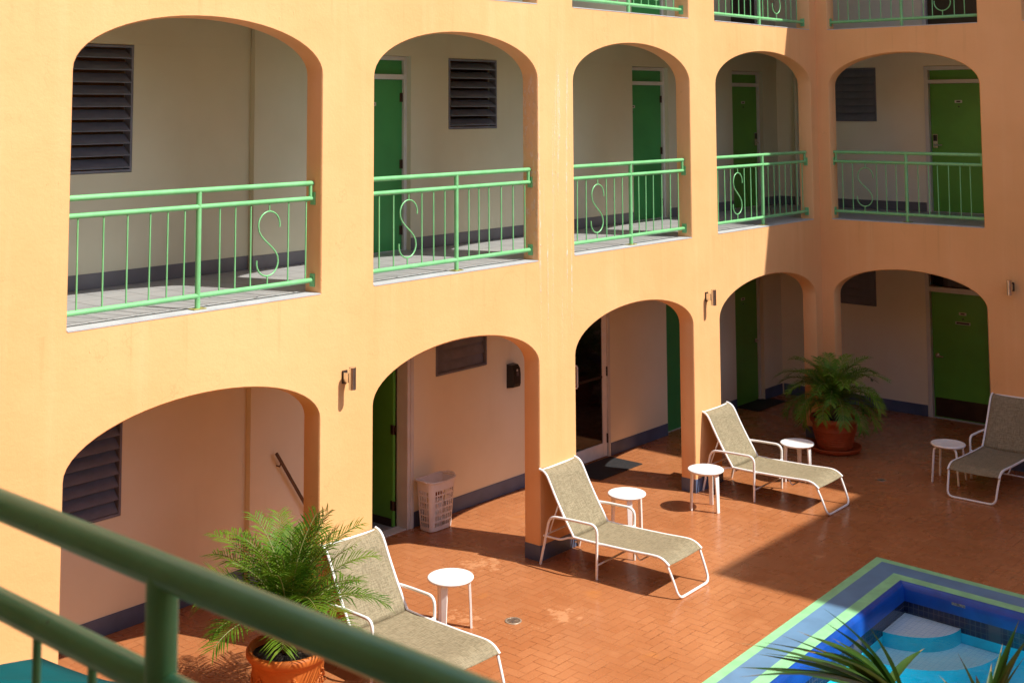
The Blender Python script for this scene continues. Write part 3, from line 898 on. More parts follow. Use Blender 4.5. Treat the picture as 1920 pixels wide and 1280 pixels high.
def sling_mesh(prof, w, sag, nx=10, thick=0.004):
    mb = MB()
    k = len(prof); vs = []
    for i, p in enumerate(prof):
        t = (Vector(prof[min(i + 1, k - 1)]) - Vector(prof[max(i - 1, 0)])).normalized()
        nrm = Vector((0, -t.z, t.y)) if True else None
        for j in range(nx + 1):
            x = -w + 2 * w * j / nx
            s = sag * (1 - (x / w) ** 2)
            q = Vector((x, p[1], p[2])) - nrm * s * (1 if nrm.z > 0 or abs(nrm.z) < 1e-3 else -1)
            vs.append(q)
    fs = []
    for i in range(k - 1):
        for j in range(nx):
            a = i * (nx + 1) + j
            fs.append((a, a + 1, a + nx + 2, a + nx + 1))
    mb.add(vs, fs, 0, True)
    return mb

def make_lounger():
    root = empty('sun_lounger', (0, 0, 0), cat='sun lounger', group='sling sun loungers set out on the paving')
    W = 0.30
    back = smooth_path([(0, -0.438, 0.328), (0, -0.314, 0.515), (0, -0.208, 0.69), (0, -0.128, 0.835), (0, -0.098, 0.878), (0, -0.062, 0.905), (0, -0.012, 0.918)], 5)
    seat = smooth_path([(0, -0.425, 0.332), (0, -0.658, 0.330), (0, -1.09, 0.340), (0, -1.36, 0.352), (0, -1.44, 0.345), (0, -1.49, 0.325), (0, -1.535, 0.292)], 5)
    so = sling_mesh(back, W - 0.008, 0.014).build('back_sling', M['sling'], root)
    ss = sling_mesh([p + Vector((0, 0, 0.006)) for p in seat], W - 0.008, 0.016).build('seat_sling', M['sling'], root)
    for o_ in (so, ss):
        m = o_.modifiers.new('thick', 'SOLIDIFY'); m.thickness = 0.004; m.offset = 0
    f = MB()
    for x in (-W, W):
        f.tube([(x, p.y, p.z) for p in back], 0.0125, 10)
    f.tube([(-W, -0.030, 0.905), (W, -0.030, 0.905)], 0.010, 8)
    f.build('back_frame', M['white_tube'], root)
    f = MB()
    for x in (-W, W):
        f.tube(rounded([(x * 1.10, -0.085, 0.288), (x * 1.10, -0.30, 0.288), (x, -0.37, 0.318), (x, -0.45, 0.328)], 0.05), 0.0105, 10)
        f.tube([(x, p.y, p.z) for p in seat], 0.0135, 10)
    f.tube([(-W, -0.46, 0.295), (W, -0.46, 0.295)], 0.009, 8)
    f.tube([(-W, -1.37, 0.335), (W, -1.37, 0.335)], 0.009, 8)
    f.build('seat_frame', M['white_tube'], root)
    # front sled leg: one bent tube from rail to rail along the floor
    y0 = -1.50
    f = MB().tube(rounded([(-W, y0, 0.315), (-W + 0.012, -1.565, 0.175), (-W + 0.02, -1.625, 0.0125), (W - 0.02, -1.625, 0.0125), (W - 0.012, -1.565, 0.175), (W, y0, 0.315)], 0.075, 7), 0.0125, 10)
    f.build('front_leg', M['white_tube'], root)
    for sx in (-1, 1):
        x = sx * (W + 0.035)
        a = MB().tube(rounded([(x, -0.045, 0.004), (x, -0.165, 0.492), (x, -0.42, 0.506), (x, -0.742, 0.512), (x, -0.732, 0.004)], 0.085, 7), 0.0135, 10, flat=(1.0, 1.0))
        a.tube([(x, -0.735, 0.345), (sx * W, -0.735, 0.333)], 0.010, 8)
        ao = a.build('armrest', M['white_tube'], root)
    f = MB()
    f.tube([(-W - 0.035, -0.733, 0.135), (W + 0.035, -0.733, 0.135)], 0.0095, 8)
    f.build('cross_bar', M['white_tube'], root)
    MB().tube([(-W * 1.1, -0.085, 0.286), (W * 1.1, -0.085, 0.286)], 0.0095, 8).build('cross_bar', M['white_tube'], root)
    # backrest prop behind the sling
    f = MB().tube(rounded([(-W + 0.01, -0.245, 0.615), (-W + 0.03, -0.11, 0.30), (W - 0.03, -0.11, 0.30), (W - 0.01, -0.245, 0.615)], 0.05), 0.0085, 8)
    f.build('backrest_prop', M['white_tube'], root)
    f = MB().tube(rounded([(-W, -1.16, 0.332), (-W + 0.02, -1.19, 0.262), (-W + 0.20, -1.19, 0.262), (W - 0.02, -1.19, 0.262), (W, -1.16, 0.332)], 0.035), 0.008, 8)
    f.build('brace', M['white_tube'], root)
    return root
L0 = make_lounger()
for i, (loc, rz, lab) in enumerate((
        ((-8.895, 0.0, 0), R(-3.5), 'sun lounger half hidden behind the potted palm and the near railing'),
        ((-6.005, 0.012, 0), R(2.0), 'sunlit sun lounger pushed against the pier below the peeling paint'),
        ((-2.885, 0.035, 0), R(0.5), 'sun lounger with its foot at the edge of the shadow, between two tables'),
        ((0.03, -2.635, 0), R(-90.5), 'shaded sun lounger turned towards the pool at the right edge'))):
    o_ = L0 if i == 0 else copy_tree(L0)
    o_.location = loc; o_.rotation_euler = (0, 0, rz); o_['label'] = lab

# ------------------------------------------------------------------ side tables
def make_table(legs):
    root = empty('side_table', (0, 0, 0), cat='side table', group='round white side tables')
    t = MB().lathe([(0.0, 0.418), (0.178, 0.418), (0.186, 0.424), (0.197, 0.428), (0.205, 0.436), (0.206, 0.444), (0.202, 0.451), (0.19, 0.4545), (0.178, 0.452), (0.0, 0.451)], 40)
    t.build('tabletop', M['white'], root)
    for a in legs:
        a = R(a)
        l = MB()
        if len(legs) == 3:
            Mx = Matrix.Rotation(a, 4, 'Z')
            vs = []
            for (z, rr, w, th) in ((0.0, 0.182, 0.021, 0.010), (0.2, 0.176, 0.024, 0.010), (0.419, 0.165, 0.030, 0.011)):
                for (u, v) in ((-1, -1), (1, -1), (1, 1), (-1, 1)):
                    vs.append(Mx @ Vector((rr + u * th, v * w, z)))
            fs = [(3, 2, 1, 0), (8, 9, 10, 11)]
            for k in range(2):
                for j in range(4):
                    j2 = (j + 1) % 4
                    fs.append((k * 4 + j, k * 4 + j2, k * 4 + 4 + j2, k * 4 + 4 + j))
            l.add(vs, fs)
            l.build('leg', M['white'], root, bevel=0.003)
        else:
            c, s = math.cos(a), math.sin(a)
            P = rounded([(c * q_, s * q_, z) for (q_, z) in ((0.225, 0.003), (0.188, 0.405), (0.10, 0.41))], 0.04)
            l.tube(P, 0.0135, 10)
            l.build('leg', M['white_tube'], root)
    return root
t0 = make_table((75, -40, 205))
t5 = make_table((20, 110, 200, 290))
for src, loc, rz, lab in ((t0, (-8.063, -0.43, 0), R(0), 'white side table beside the lounger nearest the near railing'),
                          (None, (-5.10, -0.235, 0), R(20), 'white side table partly behind the armrest of the lounger at the peeling pier'),
                          (None, (-3.79, -0.41, 0), R(-62), 'white side table in full sun whose round shadow lies on its left'),
                          (None, (-2.11, -0.68, 0), R(-55), 'white side table half in shadow in front of the large terracotta pot'),
                          (t5, (-0.965, -2.12, 0), R(30), 'white stool with bent tube legs beside the lounger at the right edge')):
    o_ = src if src else copy_tree(t0)
    o_.location = loc; o_.rotation_euler = (0, 0, rz); o_['label'] = lab

# ------------------------------------------------------------------ palms
def frond_mesh(L, az, lift, droop, seed, leaf_len=0.20, nl=34, twist=0.0, base_r=0.03, z0=0.0):
    """one feather frond with its own leaflets; grows from the crown at the origin"""
    rr = random.Random(seed)
    mb = MB()
    h = Vector((math.cos(az), math.sin(az), 0))
    pts = []
    p = Vector((0, 0, z0)) + h * base_r
    el = lift
    n = 22
    for i in range(n + 1):
        pts.append(p.copy())
        t = i / n
        e = el - droop * (t ** 1.5)
        p = p + (h * math.cos(e) + Vector((0, 0, 1)) * math.sin(e)) * (L / n)
    mb.tube(pts, [0.0075 * (1 - 0.8 * i / n) + 0.001 for i in range(n + 1)], 5, mi=1)
    side = Vector((-h.y, h.x, 0))
    for k in range(nl):
        t = 0.16 + 0.84 * (k + rr.uniform(-.25, .25)) / (nl - 1)
        t = min(max(t, 0.1), 0.999)
        i = min(int(t * n), n - 1); f = t * n - i
        P = pts[i].lerp(pts[i + 1], f)
        tg = (pts[i + 1] - pts[i]).normalized()
        up = side.cross(tg).normalized()
        if up.z < 0: up = -up
        prof = math.sin(math.pi * min(1, 0.12 + t * 0.86)) ** 0.65
        for sd in (-1, 1):
            ll = leaf_len * (0.45 + 0.65 * prof) * rr.uniform(0.82, 1.12)
            fwd = 0.42 + 0.60 * t + rr.uniform(-.12, .12)
            dirv = (side * sd * math.cos(twist) + up * (0.30 + rr.uniform(-.15, .15)) + tg * fwd).normalized()
            w = 0.0056 * rr.uniform(0.8, 1.25)
            wd = dirv.cross(up).normalized()
            if wd.length < 0.5: wd = tg
            sag = Vector((0, 0, -1)) * ll
            a0 = P; a1 = P + dirv * ll * 0.5 + sag * 0.05; a2 = P + dirv * ll * 0.96 + sag * rr.uniform(0.16, 0.34)
            mb.add([a0 - wd * w * .5, a0 + wd * w * .5, a1 + wd * w, a1 - wd * w, a2], [(0, 1, 2, 3), (3, 2, 4)], 0)
    return mb

def potted_palm(loc, label, pot_prof, saucer, pot_mat, soil_z, fronds, ornament=False, ridges=False, scale=1.0):
    root = empty('potted_palm', loc, cat='potted palm', group='palms in terracotta pots', label=label)
    pot = MB().lathe(pot_prof, 48).build('pot', pot_mat, root)
    if ornament:
        s = MB()
        for q_ in range(6):
            a0 = q_ * math.pi / 3
            P = []
            for k in range(13):
                t = k / 12
                a = a0 + t * math.pi / 3
                z = 0.335 - 0.085 * math.sin(math.pi * t)
                rad = 0.268 + (z - 0.30) * 0.12 + 0.004
                P.append((rad * math.cos(a), rad * math.sin(a), z))
            s.tube(P, [0.006 + 0.009 * math.sin(math.pi * k / 12) for k in range(13)], 8)
            c, sn = math.cos(a0), math.sin(a0)
            for dz, q2 in ((0.0, 0.016), (-0.03, 0.012), (-0.055, 0.009)):
                s.lathe([(0.0, -q2), (q2 * .8, -q2 * .6), (q2, 0), (q2 * .8, q2 * .6), (0.0, q2)], 10, (0.272 * c, 0.272 * sn, 0.335 + dz))
            am = a0 + math.pi / 6
            for k in range(7):
                q2 = 0.013
                s.lathe([(0.0, -q2), (q2, 0), (0.0, q2)], 8, (0.262 * math.cos(am + rnd.uniform(-.16, .16)), 0.262 * math.sin(am + rnd.uniform(-.16, .16)), 0.215 + rnd.uniform(-.03, .025)))
        s.build('swag_relief', pot_mat, pot)
    if saucer:
        MB().lathe(saucer, 48).build('saucer', pot_mat, root)
    so = MB()
    rs = soil_z[1]
    nr_, na = 7, 28
    vs = [(0, 0, soil_z[0] + 0.03)]
    for i in range(1, nr_ + 1):
        for j in range(na):
            a = 2 * math.pi * j / na
            vs.append((rs * i / nr_ * math.cos(a), rs * i / nr_ * math.sin(a), soil_z[0] + rnd.uniform(-.008, .012)))
    fs = [(0, 1 + j, 1 + (j + 1) % na) for j in range(na)]
    for i in range(nr_ - 1):
        for j in range(na):
            a = 1 + i * na + j; b_ = 1 + i * na + (j + 1) % na
            fs.append((a, a + na, b_ + na, b_))
    so.add(vs, fs).build('soil', M['soil'], root)
    stem_h = fronds['stem']
    st = MB().lathe([(0.045, soil_z[0]), (0.055, soil_z[0] + 0.05), (0.05, soil_z[0] + stem_h * .6), (0.035, soil_z[0] + stem_h), (0.0, soil_z[0] + stem_h + .05)], 14, wob=lambda a, z: 0.12 * math.sin(5 * a + z * 90))
    st.build('stem', M['trunk'], root)
    rr = random.Random(fronds['seed'])
    n = fronds['n']
    for k in range(n):
        az = k * 2.39996 + rr.uniform(-.25, .25)
        t = k / (n - 1)                     # 0 young upright, 1 old hanging
        lift = R(fronds['up'] - fronds['fall'] * t + rr.uniform(-8, 8))
        droop = R(fronds['droop'] * (0.65 + 0.6 * t) + rr.uniform(-12, 12))
        L = fronds['L'] * (0.72 + 0.34 * math.sin(math.pi * min(1, .25 + .65 * t))) * rr.uniform(0.88, 1.1)
        frond_mesh(L, az, lift, droop, fronds['seed'] * 100 + k, fronds['leaf'], fronds['nl'], R(rr.uniform(-25, 25)), 0.025, soil_z[0] + stem_h * rr.uniform(0.75, 1.0)).build('frond', [fronds.get('mat', M['frond']), M['rachis']], root)
    return root

potted_palm((-9.965, -0.52, 0), 'sunlit potted palm in an orange pot with relief swags, behind the near railing',
            [(0.0, 0.0), (0.20, 0.0), (0.215, 0.012), (0.235, 0.10), (0.262, 0.25), (0.275, 0.365), (0.28, 0.41), (0.305, 0.425), (0.318, 0.445), (0.318, 0.475), (0.305, 0.491), (0.288, 0.491), (0.272, 0.475), (0.268, 0.42)],
            None, M['pot_orange'], (0.437, 0.268), dict(n=46, L=0.80, leaf=0.235, nl=32, droop=66, seed=5, stem=0.19, up=86, fall=52), ornament=True)
rid = [(0.0, 0.035), (0.215, 0.035), (0.23, 0.05)]
for k in range(7):
    z = 0.09 + 0.03 * k
    q_ = 0.235 + 0.055 * (k / 7)
    rid += [(q_, z), (q_ + 0.006, z + 0.008), (q_ + 0.006, z + 0.016), (q_ + 0.002, z + 0.022)]
rid += [(0.282, 0.33), (0.285, 0.36), (0.30, 0.372), (0.318, 0.39), (0.322, 0.425), (0.31, 0.447), (0.292, 0.447), (0.278, 0.43), (0.272, 0.37)]
potted_palm((-0.565, -0.415, 0), 'shaded potted palm in a ridged red terracotta pot on a wide saucer in the corner', rid,
            [(0.0, 0.004), (0.31, 0.004), (0.335, 0.02), (0.352, 0.058), (0.354, 0.066), (0.343, 0.07), (0.333, 0.062), (0.315, 0.028), (0.0, 0.022)],
            M['pot_red'], (0.40, 0.272), dict(n=44, L=0.83, leaf=0.19, nl=42, droop=112, seed=11, stem=0.22, up=84, fall=60, mat=M['frond_shade_lift']))

# fan palm rising between the photographer and the pool
fan = empty('fan_palm', (-11.70, -6.30, 0), label='large fan palm with long pointed blades at the lower right edge', cat='palm tree')
tk = []
for k in range(15):
    z = k * 0.148
    tk.append((0.085 - 0.0016 * k + (0.012 if k % 2 else 0), z))
MB().lathe(tk + [(0.0, 2.12)], 18, wob=lambda a, z: 0.08 * math.sin(4 * a + 40 * z)).build('trunk', M['trunk'], fan)
def blade(mb, p0, p1, w, bend, seed):
    rr = random.Random(seed)
    p0, p1 = Vector(p0), Vector(p1)
    d_ = (p1 - p0); L = d_.length
    sd = d_.cross(Vector((0, 0, 1))).normalized()
    up = sd.cross(d_.normalized())
    n = 9; vs = []
    prof = [0.45, 0.75, 0.95, 1.0, 0.98, 0.88, 0.70, 0.46, 0.2, 0.02]
    tw = rr.uniform(-0.5, 0.5)
    for i in range(n + 1):
        t = i / n
        c = p0 + d_ * t + up * bend * L * math.sin(math.pi * t) 
        ww = w * prof[i] * 0.5
        s2 = (sd * math.cos(tw) + up * math.sin(tw)); u2 = (up * math.cos(tw) - sd * math.sin(tw))
        vs += [c - s2 * ww + u2 * ww * 0.45, c - u2 * ww * 0.1, c + s2 * ww + u2 * ww * 0.45]
    fs = []; 
    for i in range(n):
        a = i * 3
        fs += [(a, a + 1, a + 4, a + 3), (a + 1, a + 2, a + 5, a + 4)]
    mi = [0] * (2 * (n - 1)) + [1] * 2
    k0 = len(mb.v); mb.v += [tuple(v) for v in vs]
    for f_, m_ in zip(fs, mi):
        mb.f.append(tuple(k0 + i for i in f_)); mb.m.append(m_ if rr.random() < 0.75 else 0); mb.s.append(True)
HUBS = [((-11.962, -6.324, 2.452), [(-12.405, -6.248, 2.89), (-12.013, -6.22, 2.71), (-12.365, -6.125, 2.774), (-12.214, -5.98, 2.675), (-12.625, -6.136, 2.821), (-12.404, -5.914, 2.692), (-12.215, -5.804, 2.516), (-12.758, -6.126, 2.753), (-11.974, -5.764, 2.414), (-11.895, -5.864, 2.477), (-12.51, -6.267, 2.796), (-12.418, -6.037, 2.577), (-11.713, -5.926, 2.495), (-12.5, -6.6, 2.6), (-12.3, -6.75, 2.45), (-12.57, -6.26, 2.86), (-12.48, -6.06, 2.72), (-12.55, -6.10, 2.70), (-12.30, -6.20, 2.80), (-12.62, -6.28, 2.83), (-12.25, -5.90, 2.60)]),
        ((-11.71, -6.52, 2.289), [(-11.798, -6.458, 2.611), (-11.508, -6.472, 2.481), (-11.88, -6.678, 2.655), (-11.555, -6.599, 2.688), (-11.94, -6.782, 2.815), (-11.381, -6.471, 2.514), (-11.736, -6.361, 2.484), (-12.059, -6.623, 2.664), (-11.636, -6.648, 2.604), (-11.4, -6.9, 2.6), (-11.25, -6.7, 2.4), (-11.6, -7.05, 2.6)]),
        ((-11.45, -6.0, 2.2), [(-11.1, -5.7, 2.2), (-11.0, -6.0, 2.25), (-11.3, -5.55, 2.15), (-11.05, -5.85, 2.05), (-11.5, -5.5, 2.1)])]
ORG = Vector((-11.70, -6.30, 0))
for hi, (hub, tips) in enumerate(HUBS):
    hub = Vector(hub) - ORG
    mb = MB()
    for k, tp in enumerate(tips):
        blade(mb, hub, Vector(tp) - ORG, 0.034 + 0.008 * math.sin(k * 2.1), 0.05, k + hi * 40)
    crown = Vector((0, 0, 2.06))
    mid = (crown + hub) / 2 + Vector((0, 0, 0.04))
    mb.tube([crown, mid, hub], [0.014, 0.011, 0.009], 8)
    mb.build('fan_leaf', [M['blade'], M['blade_tip']], fan)

# ------------------------------------------------------------------ small things
def wall_lamp(loc, rz, label):
    root = empty('wall_lamp', loc, rz, label=label, cat='wall lamp', group='brushed steel cylinder wall lamps')
    MB().tube([(0, -0.105, 0.0), (0, -0.105, 0.185)], 0.031, 20, cap=False).lathe([(0.031, 0), (0.026, 0), (0.026, 0.02), (0.0, 0.02)], 20, (0, -0.105, 0)).lathe([(0.0, 0.165), (0.026, 0.165), (0.026, 0.185), (0.031, 0.185)], 20, (0, -0.105, 0)).build('lamp_tube', M['steel'], root)
    MB().box(-0.022, -0.076, 0.055, 0.022, -0.012, 0.135).build('arm', M['steel'], root, bevel=0.003)
    MB().box(-0.03, -0.012, 0.04, 0.03, -0.0005, 0.15).build('wall_plate', M['bronze'], root, bevel=0.004)
    return root
wl = wall_lamp((-8.945, 0, 2.168), 0, 'wall lamp on the sunlit pier above the nearest lounger')
wl2 = wall_lamp((-3.055, 0, 2.170), 0, 'wall lamp on the sunlit pier near the shadow edge')
wl3 = wall_lamp((0, -2.632, 2.185), R(-90), 'wall lamp in the shade at the right edge')

# handrail fixed to the corridor wall
hr = empty('handrail', (0, 0, 0), label='dark brown sloping handrail on the corridor wall behind the orange potted palm', cat='handrail')
MB().tube([(-8.335, DA - 0.07, 1.205), (-7.62, DA - 0.07, 0.105)], 0.0165, 10).build('rail', M['wood_rail'], hr)
for t in (0.08, 0.9):
    x, z = -8.335 + 0.715 * t, 1.205 - 1.10 * t
    MB().tube([(x, DA - 0.07, z - 0.01), (x, DA - 0.05, z - 0.05), (x, DA - 0.0005, z - 0.05)], 0.007, 8).build('bracket', M['wood_rail'], hr)

# hand dispenser
dp = empty('hand_dispenser', (-4.735, DA, 1.225), label='black hand sanitiser dispenser on the corridor wall above the laundry basket side', cat='dispenser')
prof = [(0.0, 0.0), (0.105, 0.02), (0.118, 0.06), (0.118, 0.17), (0.108, 0.235), (0.075, 0.275), (0.0, 0.282)]
mb = MB()
n = len(prof)
for i in range(n - 1):
    (y0, z0), (y1, z1) = prof[i], prof[i + 1]
    mb.quad((-0.062, -y0, z0), (0.062, -y0, z0), (0.062, -y1, z1), (-0.062, -y1, z1))
mb.add([(-0.062, -y, z) for y, z in prof], [tuple(range(n))]); mb.add([(0.062, -y, z) for y, z in prof], [tuple(range(n))[::-1]])
mb.build('dispenser_body', M['black'], dp, bevel=0.008, seg=3)
MB().box(-0.022, -0.1235, 0.15, 0.022, -0.1175, 0.20).build('sight_window', simple('smoked window', (0.10, 0.095, 0.10), 0.15), dp)
MB().box(-0.012, -0.118, 0.205, 0.012, -0.1125, 0.228).build('emblem', M['plate'], dp)

# laundry basket with a slotted wall
bk = empty('laundry_basket', (-6.215, 1.535, 0), 0, label='off white slotted plastic laundry basket beside the open green door', cat='laundry basket')
def taper(z): return (0.168 + 0.036 * z / 0.52, 0.105 + 0.032 * z / 0.52)
def shell_pt(a, z, off=0.0):
    hx, hy = taper(z)
    hx += off; hy += off
    e = 0.42
    c, s = math.cos(a), math.sin(a)
    return (hx * math.copysign(abs(c) ** e, c), hy * math.copysign(abs(s) ** e, s), z)
# angles that spread evenly along the rounded rectangle
def perim(n):
    dense = [shell_pt(2 * math.pi * k / 4000, 0.3) for k in range(4001)]
    acc = [0.0]
    for k in range(4000):
        acc.append(acc[-1] + math.dist(dense[k], dense[k + 1]))
    out = []; k = 0
    for j in range(n):
        tgt = acc[-1] * j / n
        while acc[k + 1] < tgt: k += 1
        out.append(2 * math.pi * k / 4000)
    return out
NA = 96
AN = perim(NA)
zrow = [0.006, 0.05, 0.095, 0.11, 0.165, 0.18, 0.235, 0.25, 0.305, 0.32, 0.375, 0.39, 0.43, 0.52]
mb = MB()
for i in range(len(zrow) - 1):
    hole_row = i in (1, 3, 5, 7, 9, 11)
    for j in range(NA):
        x_, y_, _ = shell_pt(AN[j], 0.3)
        flat_side = abs(x_) < 0.135 or abs(y_) < 0.07
        if hole_row and (j % 3 != 0) and flat_side:
            continue
        a0, a1 = AN[j], AN[(j + 1) % NA]
        mb.quad(shell_pt(a0, zrow[i]), shell_pt(a1, zrow[i]), shell_pt(a1, zrow[i + 1]), shell_pt(a0, zrow[i + 1]))
mb.add([shell_pt(a, 0.006) for a in AN], [tuple(range(NA))[::-1]])
bo = mb.build('basket_body', M['basket'], bk)
sm = bo.modifiers.new('thick', 'SOLIDIFY'); sm.thickness = 0.004; sm.offset = -1
MB().tube([(x * 1.03, y * 1.04, 0.52 + 0.012 * (abs(x) / 0.2) ** 2) for (x, y, _) in (shell_pt(a, 0.52) for a in AN)], 0.011, 8, closed=True).build('rim', M['basket'], bk)
for sx in (-1, 1):
    MB().tube(rounded([(sx * 0.20, -0.075, 0.525), (sx * 0.235, -0.065, 0.545), (sx * 0.235, 0.065, 0.545), (sx * 0.20, 0.075, 0.525)], 0.03), 0.009, 8).build('handle', M['basket'], bk)
def cloth_heap(name, loc, rx, ry, rz_, mat, label, seed):
    rr = random.Random(seed)
    ph = [rr.uniform(0, 6) for _ in range(6)]
    mb = MB()
    n1, n2 = 18, 28
    vs = []
    for i in range(n1 + 1):
        th = math.pi * i / n1
        for j in range(n2):
            a = 2 * math.pi * j / n2
            k = 1 + 0.10 * math.sin(3 * a + 4 * th + ph[0]) + 0.08 * math.sin(5 * a - 7 * th + ph[1]) + 0.05 * math.sin(9 * th + 2 * a + ph[2])
            vs.append((rx * k * math.sin(th) * math.cos(a), ry * k * math.sin(th) * math.sin(a), rz_ * k * math.cos(th)))
    fs = []
    for i in range(n1):
        for j in range(n2):
            j2 = (j + 1) % n2
            fs.append((i * n2 + j, (i + 1) * n2 + j, (i + 1) * n2 + j2, i * n2 + j2))
    o_ = mb.add(vs, fs, 0, True).build(name, mat, None, loc=loc)
    return tag(o_, label, 'towel')
cloth_heap('towel', (-6.215, 1.535, 0.175), 0.135, 0.085, 0.15, M['towel'], 'crumpled white towels inside the slotted laundry basket', 3)
cloth_heap('towel', (-6.20, 1.535, 0.352), 0.085, 0.06, 0.035, M['rust_cloth'], 'rust coloured cloth on top of the white towels in the basket', 8)

# door mats
def mat_(loc, rz, w, h, label):
    mb = MB().box(-w / 2, -h / 2, 0.001, w / 2, h / 2, 0.012)
    o_ = mb.build('door_mat', M['mat'], None, bevel=0.004, loc=loc, rz=rz)
    return tag(o_, label, 'door mat', 'black rubber door mats')
mat_((-3.22, 1.44, 0), R(0), 0.92, 0.52, 'black mat in front of the glazed door, half in sun')
mat_((1.08, 1.63, 0), R(0), 0.85, 0.42, 'black mat deep in the shaded corner before a green door')

# drains
def drain(loc, r, label):
    root = empty('floor_drain', loc, label=label, cat='floor drain')
    rg = MB().lathe([(r * 0.80, 0.002), (r * 0.82, 0.006), (r, 0.006), (r * 1.02, 0.001)], 28)
    rg.build('drain_ring', simple('dull brass ' + label[:6], (0.38, 0.30, 0.22), 0.45, 0.4, var=0.3, scale=30), root)
    MB().lathe([(0.0, 0.0015), (r * 0.82, 0.0015)], 28).build('drain_pit', M['black'], root)
    sl = MB()
    for k in range(-3, 4):
        x = k * r * 0.22
        hw = math.sqrt(max(0, (r * 0.82) ** 2 - x * x))
        sl.box(x - r * 0.05, -hw, 0.002, x + r * 0.05, hw, 0.0052)
    sl.box(-r * 0.8, -r * 0.06, 0.0021, r * 0.8, r * 0.06, 0.0056)
    sl.build('grate', M['steel'], root)
    return root
drain((-7.575, -0.74, 0), 0.075, 'round brass floor drain in the sunlit paving')
drain((-1.464, -1.472, 0), 0.05, 'small dark drain in the shaded paving before the stool')

# pipe and small dome camera in the far corner of the second floor
pi_ = MB().tube([(1.92, 1.36, F2 + 0.0), (1.92, 1.36, 5.49)], 0.032, 14).build('drain_pipe', M['cream'])
tag(pi_, 'cream vertical pipe on the wall in the second floor corner', 'pipe')
cam_ = empty('dome_camera', (1.45, 1.45, 5.497), label='small dark dome camera under the second floor corner ceiling', cat='camera')
MB().lathe([(0.0, 0.0), (0.06, 0.0), (0.062, -0.02), (0.055, -0.03), (0.0, -0.031)], 20).build('mount', M['white'], cam_)
MB().lathe([(0.045, -0.031), (0.045, -0.05), (0.034, -0.075), (0.0, -0.088)], 20).build('lens_dome', M['black'], cam_)

# teal parasol under the near balcony
pr = empty('parasol', (-14.16, -3.66, 0), R(40), label='teal canvas parasol seen from above under the near railing', cat='parasol')
mb = MB()
vs = [(0, 0, 2.52)]
Nn, r1 = 8, 0.95
ringn = 5
for i in range(1, ringn + 1):
    for j in range(Nn * 6):
        a = 2 * math.pi * j / (Nn * 6)
        seg = (j % 6) / 6.0
        ca = math.cos(math.pi / Nn) / math.cos((a % (2 * math.pi / Nn)) - math.pi / Nn)
        rad = r1 * i / ringn * ca
        sagz = 0.035 * math.sin(math.pi * seg) * (i / ringn)
        vs.append((rad * math.cos(a), rad * math.sin(a), 2.52 - 0.32 * (i / ringn) ** 1.1 - sagz))
NN = Nn * 6
fs = [(0, 1 + j, 1 + (j + 1) % NN) for j in range(NN)]
for i in range(ringn - 1):
    for j in range(NN):
        a = 1 + i * NN + j; b_ = 1 + i * NN + (j + 1) % NN
        fs.append((a, a + NN, b_ + NN, b_))
k0 = 1 + (ringn - 1) * NN
mb.add(vs, fs, 0, True)
val = [(x * 1.003, y * 1.003, z - 0.11 - 0.03 * abs(math.sin(math.pi * (j % 6) / 6))) for j, (x, y, z) in enumerate(vs[k0:k0 + NN])]
mb.add(vs[k0:k0 + NN] + val, [(j, NN + j, NN + (j + 1) % NN, (j + 1) % NN) for j in range(NN)], 0, True)
co = mb.build('canopy', M['teal'], pr)
mo = co.modifiers.new('thick', 'SOLIDIFY'); mo.thickness = 0.003
MB().tube([(0, 0, 0.05), (0, 0, 2.50)], 0.02, 12).build('pole', M['white_tube'], pr)
MB().lathe([(0.0, 0.0), (0.24, 0.0), (0.24, 0.05), (0.06, 0.08), (0.035, 0.30), (0.0, 0.30)], 28).build('base', M['sill'], pr)
for k in range(8):
    a = 2 * math.pi * k / 8
    MB().tube([(0.02 * math.cos(a), 0.02 * math.sin(a), 2.47), (r1 * 0.98 * math.cos(a), r1 * 0.98 * math.sin(a), 2.17)], 0.007, 6).build('rib', M['white_tube'], pr)

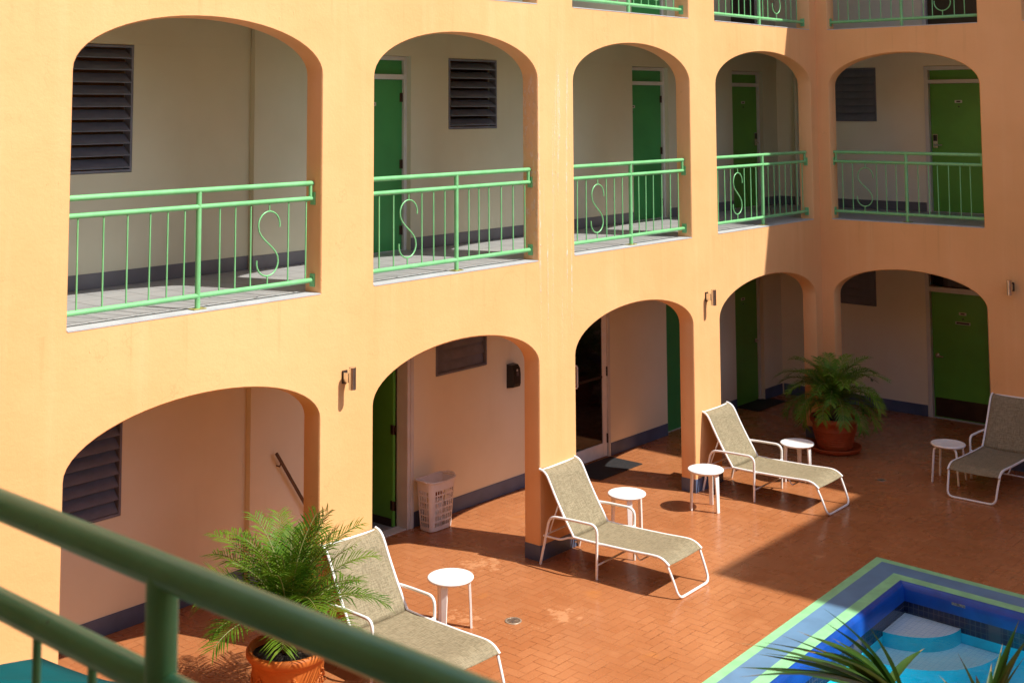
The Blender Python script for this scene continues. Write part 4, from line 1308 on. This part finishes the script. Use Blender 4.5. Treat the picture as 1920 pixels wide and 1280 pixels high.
# ------------------------------------------------------------------ light, sky, camera
SUN = Vector((0.335, -1.0, 1.42)).normalized()
sd = bpy.data.lights.new('sun', 'SUN')
sd.energy = 4.5; sd.angle = R(0.5); sd.color = (1.0, 0.95, 0.86)
so = bpy.data.objects.new('sun', sd)
so.rotation_euler = (-SUN).to_track_quat('-Z', 'Y').to_euler()
so.location = SUN * 30
COL.objects.link(so)
w = bpy.data.worlds.new('World'); scene.world = w
w.use_nodes = True
nt = w.node_tree
sky = nt.nodes.new('ShaderNodeTexSky')
sky.sky_type = 'NISHITA'; sky.sun_disc = False
sky.sun_elevation = math.asin(SUN.z); sky.sun_rotation = math.atan2(SUN.x, SUN.y)
nt.links.new(sky.outputs[0], nt.nodes['Background'].inputs[0])
nt.nodes['Background'].inputs[1].default_value = 0.135

cd = bpy.data.cameras.new('camera')
co = bpy.data.objects.new('camera', cd)
COL.objects.link(co)
yaw, pitch, roll = 0.7066209, 0.0834113, -0.0046209
f = Vector((math.cos(pitch) * math.cos(yaw), math.cos(pitch) * math.sin(yaw), math.sin(pitch)))
r = Vector((math.sin(yaw), -math.cos(yaw), 0)); u = r.cross(f)
r2 = r * math.cos(roll) + u * math.sin(roll); u2 = -r * math.sin(roll) + u * math.cos(roll)
co.matrix_world = Matrix(((r2.x, u2.x, -f.x, -16.391493), (r2.y, u2.y, -f.y, -8.285261), (r2.z, u2.z, -f.z, 4.568369), (0, 0, 0, 1)))
cd.sensor_width = 36.0; cd.sensor_fit = 'HORIZONTAL'
cd.lens = 2343.2613 / 1920 * 36
cd.shift_x = (960 - 960.0168) / 1920
cd.shift_y = (7.06426 - 640) / 1920
cd.clip_start = 0.05; cd.clip_end = 500
cd.dof.use_dof = True; cd.dof.focus_distance = 11.0; cd.dof.aperture_fstop = 6.3
scene.camera = co

scene.view_settings.view_transform = 'Standard'
scene.view_settings.look = 'None'
scene.view_settings.exposure = 0.64
scene.view_settings.gamma = 1.0
scene.render.engine = 'CYCLES'
cy = scene.cycles
cy.use_denoising = True
cy.max_bounces = 10; cy.diffuse_bounces = 6; cy.glossy_bounces = 4; cy.transparent_max_bounces = 8
cy.sample_clamp_indirect = 8.0
cy.caustics_reflective = False; cy.caustics_refractive = False
